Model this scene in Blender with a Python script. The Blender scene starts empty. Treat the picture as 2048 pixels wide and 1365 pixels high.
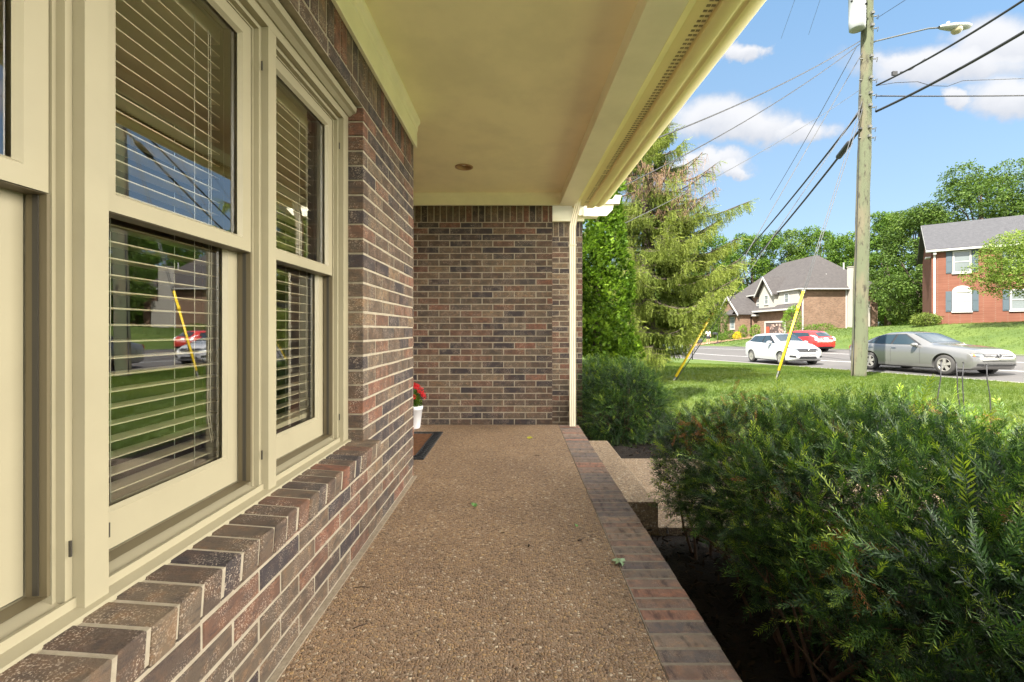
import bpy, bmesh, math, random
import numpy as np
from mathutils import Vector, Matrix
from mathutils.bvhtree import BVHTree
rad = math.radians
rng = np.random.default_rng(7)
random.seed(7)
scene = bpy.context.scene
C = scene.collection

# ---------------------------------------------------------------- camera
cam_d = bpy.data.cameras.new("camera"); cam = bpy.data.objects.new("camera", cam_d); C.objects.link(cam)
cam.location = (0, 0, 1.0); cam.rotation_euler = (rad(90), 0, 0)
cam_d.sensor_width = 36; cam_d.lens = 16.0
cam_d.shift_x = -11/2048; cam_d.shift_y = -22.5/2048
cam_d.clip_start = 0.02; cam_d.clip_end = 2000
scene.camera = cam
# ---------------------------------------------------------------- light
EL, AZ = 50, 225
SUN = Vector((math.sin(rad(AZ))*math.cos(rad(EL)), math.cos(rad(AZ))*math.cos(rad(EL)), math.sin(rad(EL))))
sd = bpy.data.lights.new("sun", 'SUN'); sd.energy = 2.9; sd.angle = rad(0.6); sd.color = (1, .95, .86)
so = bpy.data.objects.new("sun", sd); C.objects.link(so); so.rotation_euler = SUN.to_track_quat('Z', 'Y').to_euler()
scene.view_settings.view_transform = 'Standard'; scene.view_settings.look = 'None'
scene.view_settings.exposure = 2.8; scene.cycles.diffuse_bounces = 8; scene.cycles.max_bounces = 14; scene.view_settings.gamma = 1

def N(nt, t, **kw):
    n = nt.nodes.new(t)
    for k, v in kw.items(): setattr(n, k, v)
    return n
def math_(nt, op, a, b=None, c=None, clamp=False):
    n = N(nt, 'ShaderNodeMath', operation=op); n.use_clamp = clamp
    for i, v in enumerate((a, b, c)):
        if v is None: continue
        if isinstance(v, (int, float)): n.inputs[i].default_value = v
        else: nt.links.new(v, n.inputs[i])
    return n.outputs[0]
def maprange(nt, v, a, b, c=0., d=1., smooth=True):
    n = N(nt, 'ShaderNodeMapRange'); n.interpolation_type = 'SMOOTHSTEP' if smooth else 'LINEAR'
    nt.links.new(v, n.inputs[0])
    for i, x in enumerate((a, b, c, d)): n.inputs[i+1].default_value = x
    return n.outputs[0]
def mixc(nt, f, a, b, mode='MIX'):
    n = N(nt, 'ShaderNodeMix'); n.data_type = 'RGBA'; n.blend_type = mode
    for s, v in ((n.inputs[0], f), (n.inputs[6], a), (n.inputs[7], b)):
        if isinstance(v, (int, float)): s.default_value = v
        elif isinstance(v, (tuple, list)): s.default_value = (*v, 1) if len(v) == 3 else v
        else: nt.links.new(v, s)
    return n.outputs[2]

# ---------------------------------------------------------------- world: daylight sky with drifting clouds
w = bpy.data.worlds.new("World"); scene.world = w; w.use_nodes = True
nt = w.node_tree; nt.nodes.clear()
sky = N(nt, 'ShaderNodeTexSky', sky_type='NISHITA'); sky.sun_disc = False
sky.sun_elevation = rad(EL); sky.sun_rotation = rad(AZ); sky.altitude = 100; sky.air_density = 1.0; sky.dust_density = 0.6; sky.ozone_density = 1.2
tc = N(nt, 'ShaderNodeTexCoord')
sep = N(nt, 'ShaderNodeSeparateXYZ'); nt.links.new(tc.outputs['Generated'], sep.inputs[0])
gx, gy, gz_ = sep.outputs
ys = math_(nt, 'MAXIMUM', gy, 0.05)
u0 = math_(nt, 'DIVIDE', gx, ys); v0 = math_(nt, 'DIVIDE', gz_, ys)
nz = N(nt, 'ShaderNodeTexNoise'); nz.inputs['Scale'].default_value = 9; nz.inputs['Detail'].default_value = 9; nz.inputs['Roughness'].default_value = .6
nt.links.new(tc.outputs['Generated'], nz.inputs['Vector'])
sc = N(nt, 'ShaderNodeSeparateColor'); nt.links.new(nz.outputs['Color'], sc.inputs[0])
u = math_(nt, 'ADD', u0, math_(nt, 'MULTIPLY_ADD', sc.outputs[0], .26, -.13))
v = math_(nt, 'ADD', v0, math_(nt, 'MULTIPLY_ADD', sc.outputs[1], .13, -.065))
tot = None; shade = None
for (cu, cv, ru, rv) in [(.49, .445, .165, .070), (.63, .43, .09, .04), (.40, .36, .12, .035), (.465, .345, .055, .022), (.95, .575, .24, .06), (1.07, .62, .14, .085),
                         (.86, .59, .12, .035), (1.10, .50, .13, .06), (.96, .50, .04, .035), (.49, .613, .045, .034), (1.5, .7, .3, .12), (1.45, .45, .25, .06), (.1, .75, .3, .1)]:
    a = math_(nt, 'DIVIDE', math_(nt, 'SUBTRACT', u, cu), ru)
    b0 = math_(nt, 'DIVIDE', math_(nt, 'SUBTRACT', v, cv), rv)
    b = math_(nt, 'MULTIPLY', b0, math_(nt, 'MULTIPLY_ADD', math_(nt, 'LESS_THAN', b0, 0.), .5, 1.))
    d = math_(nt, 'ADD', math_(nt, 'MULTIPLY', a, a), math_(nt, 'MULTIPLY', b, b))
    m = maprange(nt, d, 1.35, .25)
    tot = m if tot is None else math_(nt, 'MAXIMUM', tot, m)
    s_ = math_(nt, 'MULTIPLY', m, maprange(nt, b0, -.9, .5))
    shade = s_ if shade is None else math_(nt, 'MAXIMUM', shade, s_)
n2 = N(nt, 'ShaderNodeTexNoise'); n2.inputs['Scale'].default_value = 2.2; n2.inputs['Detail'].default_value = 8; n2.inputs['Roughness'].default_value = .55
nt.links.new(tc.outputs['Generated'], n2.inputs['Vector'])
# unseen bright cloud added to light the porch, strongest low on the right
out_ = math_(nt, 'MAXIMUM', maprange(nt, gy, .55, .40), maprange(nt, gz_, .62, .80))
porch_fill = math_(nt, 'MULTIPLY', maprange(nt, gx, .25, .7), maprange(nt, gz_, .75, .35))
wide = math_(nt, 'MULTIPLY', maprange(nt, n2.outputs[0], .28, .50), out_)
haze_f = maprange(nt, v0, .9, .05)
tint = mixc(nt, .80, sky.outputs[0], (.27, .55, .86))
skyc = mixc(nt, math_(nt, 'MULTIPLY', haze_f, .42), tint, (.73, .91, 1.04))
cloudc = mixc(nt, shade, (.96, 1.01, 1.13), (1.43, 1.43, 1.46))
c1 = mixc(nt, math_(nt, 'MULTIPLY', tot, .95), skyc, cloudc)
c2 = mixc(nt, math_(nt, 'MULTIPLY', wide, .85), c1, mixc(nt, porch_fill, (3.4, 3.4, 3.5), (21.5, 20.3, 18.2)))
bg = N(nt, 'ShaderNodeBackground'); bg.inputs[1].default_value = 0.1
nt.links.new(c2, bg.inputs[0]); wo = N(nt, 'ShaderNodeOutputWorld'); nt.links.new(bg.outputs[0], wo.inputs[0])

# ---------------------------------------------------------------- materials
def srgb(r, g, b):
    f = lambda c: c/12.92 if c <= .04045 else ((c+.055)/1.055)**2.4
    return (f(r/255), f(g/255), f(b/255))
def mat(name, col=(.5, .5, .5), rough=.6, metal=0., spec=.5, coat=0.):
    m = bpy.data.materials.new(name); m.use_nodes = True
    b = m.node_tree.nodes['Principled BSDF']
    b.inputs['Base Color'].default_value = (*col, 1); b.inputs['Roughness'].default_value = rough
    b.inputs['Metallic'].default_value = metal; b.inputs['Specular IOR Level'].default_value = spec
    if coat: b.inputs['Coat Weight'].default_value = coat; b.inputs['Coat Roughness'].default_value = .04
    return m
def P(m): return m.node_tree, m.node_tree.nodes['Principled BSDF']
def coords(nt, scale=(1, 1, 1), src='Object'):
    t = N(nt, 'ShaderNodeTexCoord'); mp = N(nt, 'ShaderNodeMapping'); mp.inputs['Scale'].default_value = scale
    nt.links.new(t.outputs[src], mp.inputs[0]); return mp.outputs[0]
def noise(nt, vec, sc, det=4, rough=.5):
    n = N(nt, 'ShaderNodeTexNoise'); n.inputs['Scale'].default_value = sc; n.inputs['Detail'].default_value = det; n.inputs['Roughness'].default_value = rough
    nt.links.new(vec, n.inputs['Vector']); return n.outputs[0]
def ramp(nt, fac, stops, const=False):
    r = N(nt, 'ShaderNodeValToRGB'); r.color_ramp.interpolation = 'CONSTANT' if const else 'LINEAR'
    e = r.color_ramp.elements
    while len(e) > 1: e.remove(e[0])
    e[0].position = stops[0][0]; e[0].color = (*stops[0][1], 1)
    for p, c in stops[1:]:
        k = e.new(p); k.color = (*c, 1)
    nt.links.new(fac, r.inputs[0]); return r.outputs[0]
def bump(nt, h, strength, dist, normal=None):
    b = N(nt, 'ShaderNodeBump'); b.inputs['Strength'].default_value = strength; b.inputs['Distance'].default_value = dist
    nt.links.new(h, b.inputs['Height'])
    if normal is not None: nt.links.new(normal, b.inputs['Normal'])
    return b.outputs[0]
def attr(nt, name='tone'):
    a = N(nt, 'ShaderNodeAttribute'); a.attribute_name = name; return a.outputs['Fac']

def noisy(name, c1, c2, scale=4, rough=.7, bs=0., bsc=None, bd=.002, det=5, metal=0, vec=(1, 1, 1), spec=.4):
    m = mat(name, c1, rough, metal, spec); nt, b = P(m); v = coords(nt, vec)
    n = noise(nt, v, scale, det, .6)
    nt.links.new(ramp(nt, n, [(.3, c1), (.7, c2)]), b.inputs['Base Color'])
    if bs: nt.links.new(bump(nt, noise(nt, v, bsc or scale*6, 5, .6), bs, bd), b.inputs['Normal'])
    return m

def leafmat(name, stops, rough=.5, transl=.3, spec=.12):
    k = {'oak_leaf': .84, 'bright_leaf': .84, 'yew_needles': .80, 'grass_blade': .88, 'spruce_needles': .88, 'arborvitae_scale': .85}.get(name, 1)
    stops = [(p, tuple(c*k for c in q)) for p, q in stops]
    m = bpy.data.materials.new(name); m.use_nodes = True; nt, b = P(m)
    col = ramp(nt, attr(nt), stops)
    nt.links.new(col, b.inputs['Base Color']); b.inputs['Roughness'].default_value = rough; b.inputs['Specular IOR Level'].default_value = spec
    t = N(nt, 'ShaderNodeBsdfTranslucent'); nt.links.new(mixc(nt, 1., col, (1.25, 1.35, .6), 'MULTIPLY'), t.inputs[0])
    mx = N(nt, 'ShaderNodeMixShader'); mx.inputs[0].default_value = transl
    nt.links.new(b.outputs[0], mx.inputs[1]); nt.links.new(t.outputs[0], mx.inputs[2])
    nt.links.new(mx.outputs[0], nt.nodes['Material Output'].inputs[0]); return m

def brickmat(name, stops, streak=(14, 14, 60), sp=.65, pale=(.50, .41, .32)):
    m = mat(name, (.2, .1, .1), .85, 0, .25); nt, b = P(m)
    v = coords(nt); t = attr(nt)
    base = ramp(nt, t, stops, True)
    vs = coords(nt, streak)
    n1 = noise(nt, vs, 1.6, 6, .65); n2_ = noise(nt, v, 26, 5, .6); n3 = noise(nt, v, 260, 3, .6)
    base = mixc(nt, maprange(nt, n2_, .42, .72), base, mixc(nt, 1., base, (1.45, 1.2, 1.0), 'MULTIPLY'))
    n4 = noise(nt, v, 5.5, 5, .62)
    base = mixc(nt, math_(nt, 'MULTIPLY', maprange(nt, n4, .50, .66), .35), base, (.115, .066, .045))
    base = mixc(nt, math_(nt, 'MULTIPLY', maprange(nt, n1, .48, .68), .6), base, (.045, .036, .035))
    spk = math_(nt, 'MULTIPLY', maprange(nt, n3, .52, .66), maprange(nt, noise(nt, v, 13, 3), .40, .62))
    base = mixc(nt, math_(nt, 'MULTIPLY', spk, sp), base, pale)
    nt.links.new(base, b.inputs['Base Color'])
    h = math_(nt, 'ADD', math_(nt, 'MULTIPLY', noise(nt, v, 160, 5, .65), .7), math_(nt, 'MULTIPLY', n2_, .6))
    nt.links.new(bump(nt, h, 1., .006), b.inputs['Normal'])
    return m
M = {}
M['brick'] = brickmat('brown_brick', [(0, (0.0432, 0.036, 0.03744)), (.14, (0.07776, 0.05616, 0.0432)), (.30, (0.0936, 0.07056, 0.05184)), (.42, (0.1116, 0.0648, 0.04608)), (.56, (0.0576, 0.04752, 0.0432)),
                                      (.64, (0.1116, 0.08496, 0.0612)), (.75, (0.1368, 0.0684, 0.04752)), (.83, (0.072, 0.05472, 0.04176)), (.93, (0.1332, 0.0972, 0.0648))])
M['mortar'] = noisy('mortar', srgb(160, 150, 132), srgb(138, 128, 110), 30, .95, .6, 240, .003)
def paint(name, c, r=.42):
    m = mat(name, c, r, 0, .4); nt, b = P(m); v = coords(nt)
    n = noise(nt, v, 3.0, 5, .6)
    nt.links.new(mixc(nt, maprange(nt, n, .35, .75), c, tuple(x*.90 for x in c)), b.inputs['Base Color'])
    nt.links.new(bump(nt, noise(nt, v, 220, 3, .5), .12, .0006), b.inputs['Normal']); return m
M['cream'] = paint('cream_paint', srgb(150, 142, 118))
M['trim'] = paint('cream_trim_paint', srgb(253, 247, 222))
M['spout'] = paint('downspout_paint', srgb(232, 222, 196), .4)
M['ceil'] = paint('ceiling_paint', srgb(255, 245, 208), .6)
M['gutter'] = paint('gutter_paint', srgb(244, 230, 176), .35)
M['track'] = mat('dark_track', (.035, .03, .022), .5)
M['jambliner'] = mat('jamb_liner', srgb(92, 82, 60), .5)
m = bpy.data.materials.new('window_glass'); m.use_nodes = True; nt = m.node_tree; nt.nodes.clear()
gl = N(nt, 'ShaderNodeBsdfGlossy'); gl.inputs['Roughness'].default_value = 0.0; gl.inputs[0].default_value = (.98, .99, 1, 1)
tr = N(nt, 'ShaderNodeBsdfTransparent'); tr.inputs[0].default_value = (.96, .97, .95, 1)
fr = N(nt, 'ShaderNodeFresnel'); fr.inputs[0].default_value = 2.2
mx = N(nt, 'ShaderNodeMixShader'); nt.links.new(math_(nt, 'MULTIPLY', fr.outputs[0], 1.25, clamp=True), mx.inputs[0])
nt.links.new(tr.outputs[0], mx.inputs[1]); nt.links.new(gl.outputs[0], mx.inputs[2])
ou = N(nt, 'ShaderNodeOutputMaterial'); nt.links.new(mx.outputs[0], ou.inputs[0]); M['glass'] = m
M['blind'] = mat('blind_slat', srgb(214, 202, 168), .5)
M['cord'] = mat('blind_cord', srgb(230, 224, 200), .7)
M['room'] = noisy('room_wall', (.24, .15, .085), (.18, .11, .065), 2, .8)
M['roomfloor'] = mat('room_floor', (.12, .06, .03), .4)
# pebble floor
def pebble(name, stops, mortar, scale=95, dark=1.):
    m = mat(name, (.3, .2, .1), .62, 0, .4); nt, b = P(m); v = coords(nt)
    w_ = N(nt, 'ShaderNodeVectorMath', operation='ADD'); nv = N(nt, 'ShaderNodeTexNoise'); nv.inputs['Scale'].default_value = 60; nt.links.new(v, nv.inputs['Vector'])
    sc_ = N(nt, 'ShaderNodeVectorMath', operation='SCALE'); sc_.inputs[3].default_value = .006; nt.links.new(nv.outputs['Color'], sc_.inputs[0])
    nt.links.new(v, w_.inputs[0]); nt.links.new(sc_.outputs[0], w_.inputs[1])
    vo = N(nt, 'ShaderNodeTexVoronoi', feature='F1'); vo.inputs['Scale'].default_value = scale; nt.links.new(w_.outputs[0], vo.inputs['Vector'])
    ve = N(nt, 'ShaderNodeTexVoronoi', feature='DISTANCE_TO_EDGE'); ve.inputs['Scale'].default_value = scale; nt.links.new(w_.outputs[0], ve.inputs['Vector'])
    s2 = N(nt, 'ShaderNodeSeparateColor'); nt.links.new(vo.outputs['Color'], s2.inputs[0])
    c = ramp(nt, s2.outputs[0], stops)
    c = mixc(nt, maprange(nt, noise(nt, v, 300, 3), .35, .75), c, mixc(nt, 1., c, (.72, .68, .62), 'MULTIPLY'))
    big = noise(nt, v, 1.7, 5, .6)
    c = mixc(nt, maprange(nt, ve.outputs[0], .02, .16), mortar, c)
    c = mixc(nt, 1., c, ramp(nt, big, [(.3, (.80*dark, .78*dark, .76*dark)), (.7, (1.12*dark, 1.1*dark, 1.04*dark))]), 'MULTIPLY')
    nt.links.new(c, b.inputs['Base Color'])
    h = math_(nt, 'MULTIPLY', maprange(nt, ve.outputs[0], 0, .32), math_(nt, 'MULTIPLY_ADD', s2.outputs[1], .7, .45))
    nt.links.new(bump(nt, h, 1., .0045), b.inputs['Normal']); return m
PEB = [(0, (0.135, 0.0855, 0.054)), (.2, (0.27, 0.171, 0.1035)), (.45, (0.387, 0.2475, 0.1395)), (.62, (0.333, 0.2295, 0.153)), (.78, (0.495, 0.333, 0.171)), (.9, (0.405, 0.279, 0.189)), (1, (0.684, 0.585, 0.45))]
M['pebble'] = pebble('exposed_aggregate', PEB, (.27, .195, .135))
M['pebble2'] = pebble('exposed_aggregate_path', [(0, (.20, .14, .09)), (.4, (.42, .30, .19)), (.8, (.5, .38, .25)), (1, (.66, .58, .47))], (.24, .18, .13), 80)
M['mulch'] = noisy('mulch', (.028, .018, .011), (.008, .006, .005), 40, .95, 1., 90, .02)
M['bark_chip'] = leafmat('bark_chip', [(0, (.012, .008, .006)), (.6, (.035, .022, .014)), (1, (.09, .055, .03))], .9, 0., .2)
M['lawn'] = noisy('lawn_soil', (.13, .23, .03), (.21, .33, .05), 1.2, .95, .8, 60, .03)
nt, b = P(M['lawn']); v = coords(nt)
g1 = ramp(nt, noise(nt, v, .35, 6, .65), [(.3, (0.0473, 0.08428, 0.01032)), (.7, (0.09632, 0.1359, 0.01892))])
nt.links.new(mixc(nt, maprange(nt, noise(nt, v, 14, 6, .7), .35, .7), g1, mixc(nt, 1., g1, (.62, .68, .6), 'MULTIPLY')), b.inputs['Base Color'])
M['grass'] = leafmat('grass_blade', [(0, (0.03096, 0.06536, 0.00688)), (.5, (0.0774, 0.123, 0.01376)), (1, (0.1548, 0.1892, 0.0344))], .5, .35)
M['asphalt'] = noisy('asphalt', (0.08428, 0.07912, 0.07568), (0.06708, 0.06278, 0.06106), .8, .9, .4, 120, .004)
M['conc'] = noisy('pale_concrete', (0.2322, 0.2193, 0.1978), (0.1892, 0.1806, 0.1634), 2, .9)
M['line'] = mat('road_paint', (.45, .45, .44), .7)
M['drive'] = noisy('tan_driveway', (.27, .155, .09), (.21, .125, .075), 1, .9)
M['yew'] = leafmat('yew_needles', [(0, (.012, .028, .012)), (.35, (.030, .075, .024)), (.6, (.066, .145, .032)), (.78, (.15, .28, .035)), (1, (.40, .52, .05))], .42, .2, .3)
M['deadyew'] = leafmat('dead_needles', [(0, (.16, .055, .02)), (1, (.34, .14, .05))], .6, .15)
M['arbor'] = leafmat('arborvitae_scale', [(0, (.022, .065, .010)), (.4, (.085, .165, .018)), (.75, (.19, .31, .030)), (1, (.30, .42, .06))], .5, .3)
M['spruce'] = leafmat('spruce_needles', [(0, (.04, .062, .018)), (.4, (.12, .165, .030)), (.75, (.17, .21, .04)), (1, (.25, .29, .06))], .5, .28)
M['leafA'] = leafmat('oak_leaf', [(0, (.028, .055, .012)), (.45, (.072, .125, .024)), (.8, (.14, .205, .042)), (1, (.22, .29, .07))], .5, .32)
M['leafB'] = leafmat('bright_leaf', [(0, (.024, .058, .010)), (.45, (.072, .135, .018)), (.8, (.135, .215, .03)), (1, (.20, .27, .045))], .6, .3)
M['leafC'] = leafmat('dogwood_leaf', [(0, (.04, .08, .012)), (.5, (.13, .19, .03)), (1, (.28, .32, .09))], .5, .35)
M['leafY'] = leafmat('golden_leaf', [(0, (.30, .24, .01)), (1, (.65, .52, .03))], .5, .35)
M['leafP'] = leafmat('purple_leaf', [(0, (.03, .012, .03)), (1, (.13, .05, .11))], .5, .2)
M['bark'] = noisy('bark', (.10, .075, .055), (.05, .038, .03), 8, .95, .8, 40, .02, vec=(1, 1, .25))
M['twig'] = noisy('yew_twig', (.13, .075, .045), (.06, .035, .022), 30, .9, .6, 120, .003)
M['deadtwig'] = mat('bare_spruce_twig', (.28, .17, .10), .9)

# ---------------------------------------------------------------- helpers
def tag(o, label=None, cat=None, group=None, kind=None):
    if label: o['label'] = label
    if cat: o['category'] = cat
    if group: o['group'] = group
    if kind: o['kind'] = kind
    return o
def empty(name, loc=(0, 0, 0), label=None, cat=None, group=None, rz=0):
    o = bpy.data.objects.new(name, None); C.objects.link(o); o.location = loc; o.rotation_euler = (0, 0, rz)
    o.empty_display_size = .2
    return tag(o, label, cat, group)
def link(me, name, m, parent=None, world=False):
    o = bpy.data.objects.new(name, me); C.objects.link(o)
    if m is not None and not me.materials:
        for x in (m if isinstance(m, (list, tuple)) else [m]): me.materials.append(M[x] if isinstance(x, str) else x)
    if parent is not None:
        o.parent = parent
        if world: o.matrix_parent_inverse = Matrix.LocRotScale(parent_loc(parent), parent.rotation_euler, None).inverted()
    return o
def parent_loc(p): return p.location
def mesh_np(name, V, F, tone=None, smooth=False, mi=None):
    """V (n,3), F (m,k) all of k corners"""
    V = np.asarray(V, np.float32); F = np.asarray(F, np.int32); k = F.shape[1]; m_ = len(F)
    me = bpy.data.meshes.new(name)
    me.vertices.add(len(V)); me.vertices.foreach_set('co', V.ravel())
    me.loops.add(m_*k); me.loops.foreach_set('vertex_index', F.ravel())
    me.polygons.add(m_); me.polygons.foreach_set('loop_start', np.arange(0, m_*k, k, dtype=np.int32))
    if smooth: me.polygons.foreach_set('use_smooth', np.ones(m_, bool))
    if mi is not None: me.polygons.foreach_set('material_index', np.asarray(mi, np.int32))
    if tone is not None:
        a = me.attributes.new('tone', 'FLOAT', 'FACE'); a.data.foreach_set('value', np.asarray(tone, np.float32))
    me.update(calc_edges=True); me.validate(); return me
class MB:
    def __init__(s): s.v = []; s.f = []; s.t = []; s.sm = []
    def add(s, vs, fs, tone=0., smooth=False):
        n = len(s.v); s.v += [tuple(p) for p in vs]
        for f in fs: s.f.append([i+n for i in f]); s.t.append(tone); s.sm.append(smooth)
        return s
    def box(s, lo, hi, tone=0., M4=None):
        x0, y0, z0 = lo; x1, y1, z1 = hi
        vs = [(x0, y0, z0), (x1, y0, z0), (x1, y1, z0), (x0, y1, z0), (x0, y0, z1), (x1, y0, z1), (x1, y1, z1), (x0, y1, z1)]
        if M4 is not None: vs = [tuple(M4 @ Vector(p)) for p in vs]
        return s.add(vs, [(0, 3, 2, 1), (4, 5, 6, 7), (0, 1, 5, 4), (1, 2, 6, 5), (2, 3, 7, 6), (3, 0, 4, 7)], tone)
    def prism(s, prof, a, b, tone=0., smooth=False):
        """prof: list of (x,z) closed polygon, extruded from y=a to y=b; a,b may be functions"""
        n = len(prof)
        fa = a if callable(a) else (lambda x, z: (x, a, z)); fb = b if callable(b) else (lambda x, z: (x, b, z))
        vs = [fa(x, z) for x, z in prof]+[fb(x, z) for x, z in prof]
        fs = [tuple(range(n)), tuple(range(2*n-1, n-1, -1))]
        s.add(vs, fs, tone)
        k = len(s.v)-2*n
        for i in range(n):
            j = (i+1) % n; s.f.append([k+i, k+n+i, k+n+j, k+j]); s.t.append(tone); s.sm.append(smooth)
        return s
    def tube(s, pts, r, n=6, caps=True, tone=0.):
        pts = [Vector(p) for p in pts]; rs = r if isinstance(r, (list, tuple)) else [r]*len(pts)
        base = len(s.v); prev = None
        for i, p in enumerate(pts):
            d = (pts[min(i+1, len(pts)-1)]-pts[max(i-1, 0)]).normalized()
            if prev is None:
                a = d.orthogonal().normalized()
            else: a = (prev-d*prev.dot(d)).normalized()
            prev = a; b_ = d.cross(a)
            for k in range(n):
                t = 2*math.pi*k/n; s.v.append(tuple(p+(a*math.cos(t)+b_*math.sin(t))*rs[i]))
        for i in range(len(pts)-1):
            for k in range(n):
                k2 = (k+1) % n; s.f.append([base+i*n+k, base+i*n+k2, base+(i+1)*n+k2, base+(i+1)*n+k]); s.t.append(tone); s.sm.append(True)
        if caps:
            s.f.append([base+k for k in range(n)][::-1]); s.t.append(tone); s.sm.append(False)
            s.f.append([base+(len(pts)-1)*n+k for k in range(n)]); s.t.append(tone); s.sm.append(False)
        return s
    def lathe(s, prof, c=(0, 0, 0), n=20, axis='z', tone=0.):
        base = len(s.v)
        for (r, h) in prof:
            for k in range(n):
                t = 2*math.pi*k/n; x, y = r*math.cos(t), r*math.sin(t)
                p = (x, y, h) if axis == 'z' else (x, h, y) if axis == 'y' else (h, x, y)
                s.v.append((p[0]+c[0], p[1]+c[1], p[2]+c[2]))
        for i in range(len(prof)-1):
            for k in range(n):
                k2 = (k+1) % n; s.f.append([base+i*n+k, base+i*n+k2, base+(i+1)*n+k2, base+(i+1)*n+k]); s.t.append(tone); s.sm.append(True)
        return s
    def grid(s, P_, tone=0., smooth=True):
        """P_ : rows of points"""
        base = len(s.v); nr = len(P_); nc = len(P_[0])
        for r in P_: s.v += [tuple(p) for p in r]
        for i in range(nr-1):
            for j in range(nc-1):
                s.f.append([base+i*nc+j, base+i*nc+j+1, base+(i+1)*nc+j+1, base+(i+1)*nc+j]); s.t.append(tone); s.sm.append(smooth)
        return s
    def build(s, name, m, parent=None, fix=True, sharp=None):
        me = bpy.data.meshes.new(name); me.from_pydata(s.v, [], s.f)
        me.polygons.foreach_set('use_smooth', s.sm)
        a = me.attributes.new('tone', 'FLOAT', 'FACE'); a.data.foreach_set('value', s.t)
        if fix:
            bm = bmesh.new(); bm.from_mesh(me); bmesh.ops.recalc_face_normals(bm, faces=bm.faces); bm.to_mesh(me); bm.free()
        me.update()
        if sharp: me.set_sharp_from_angle(angle=rad(sharp))
        return link(me, name, m, parent)
def basis(D, roll=None):
    D = D/np.linalg.norm(D, axis=1, keepdims=True); n = len(D)
    ref = np.tile([0, 0, 1.], (n, 1)); ref[np.abs(D[:, 2]) > .95] = [1, 0, 0]
    Y = np.cross(ref, D); Y /= np.linalg.norm(Y, axis=1, keepdims=True); Z = np.cross(D, Y)
    if roll is not None:
        c, s_ = np.cos(roll)[:, None], np.sin(roll)[:, None]; Y, Z = Y*c+Z*s_, Z*c-Y*s_
    return np.stack([D, Y, Z], axis=2)      # columns
def scatter(tmpl, pos, R, scale, tone):
    """tmpl: list of (V,F,T). returns V,F,T for all"""
    Vs, Fs, Ts = [], [], []; off = 0
    which = rng.integers(0, len(tmpl), len(pos))
    for i, (V, F, T) in enumerate(tmpl):
        s_ = which == i
        if not s_.any(): continue
        p, r, sc_, tn = pos[s_], R[s_], scale[s_], tone[s_]
        W = np.einsum('nij,kj->nki', r, V)*sc_[:, None, None]+p[:, None, :]
        n, k = W.shape[:2]
        Vs.append(W.reshape(-1, 3)); Fs.append((F[None]+np.arange(n)[:, None, None]*k+off).reshape(-1, F.shape[1]))
        Ts.append((T[None]+tn[:, None]).ravel()); off += n*k
    return np.concatenate(Vs), np.concatenate(Fs), np.clip(np.concatenate(Ts), 0, 1)
def rand_dir(n):
    d = rng.normal(size=(n, 3)); return d/np.linalg.norm(d, axis=1, keepdims=True)
def kite(b, t, w_, up=(0, 0, 1)):
    b = np.array(b, float); t = np.array(t, float); d = t-b; s_ = np.cross(d, up); s_ = s_/(np.linalg.norm(s_)+1e-9)*w_/2
    m_ = b+d*.5; return [b-s_*.35, m_-s_, t, m_+s_]
# ================================================================ BRICKWORK
def brick_block(mb, o, U, Nn, Z, lu, h, d, ch=.003, tone=0.):
    """brick: front rectangle starts at o, spans lu along U and h along Z, depth d against normal Nn"""
    o = Vector(o); U = Vector(U); Nn = Vector(Nn); Z = Vector(Z)
    f = lambda a, b_, c: o+U*a+Z*b_-Nn*c
    vs = [f(0, 0, d), f(lu, 0, d), f(lu, h, d), f(0, h, d), f(0, 0, ch), f(lu, 0, ch), f(lu, h, ch), f(0, h, ch), f(ch, ch, 0), f(lu-ch, ch, 0), f(lu-ch, h-ch, 0), f(ch, h-ch, 0)]
    fs = [(8, 9, 10, 11), (3, 2, 1, 0)]
    for i in range(4):
        j = (i+1) % 4; fs += [(i, j, 4+j, 4+i), (4+i, 4+j, 8+j, 8+i)]
    mb.add(vs, fs, tone)
CH = .067; BL = .227; MJ = .0095
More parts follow.
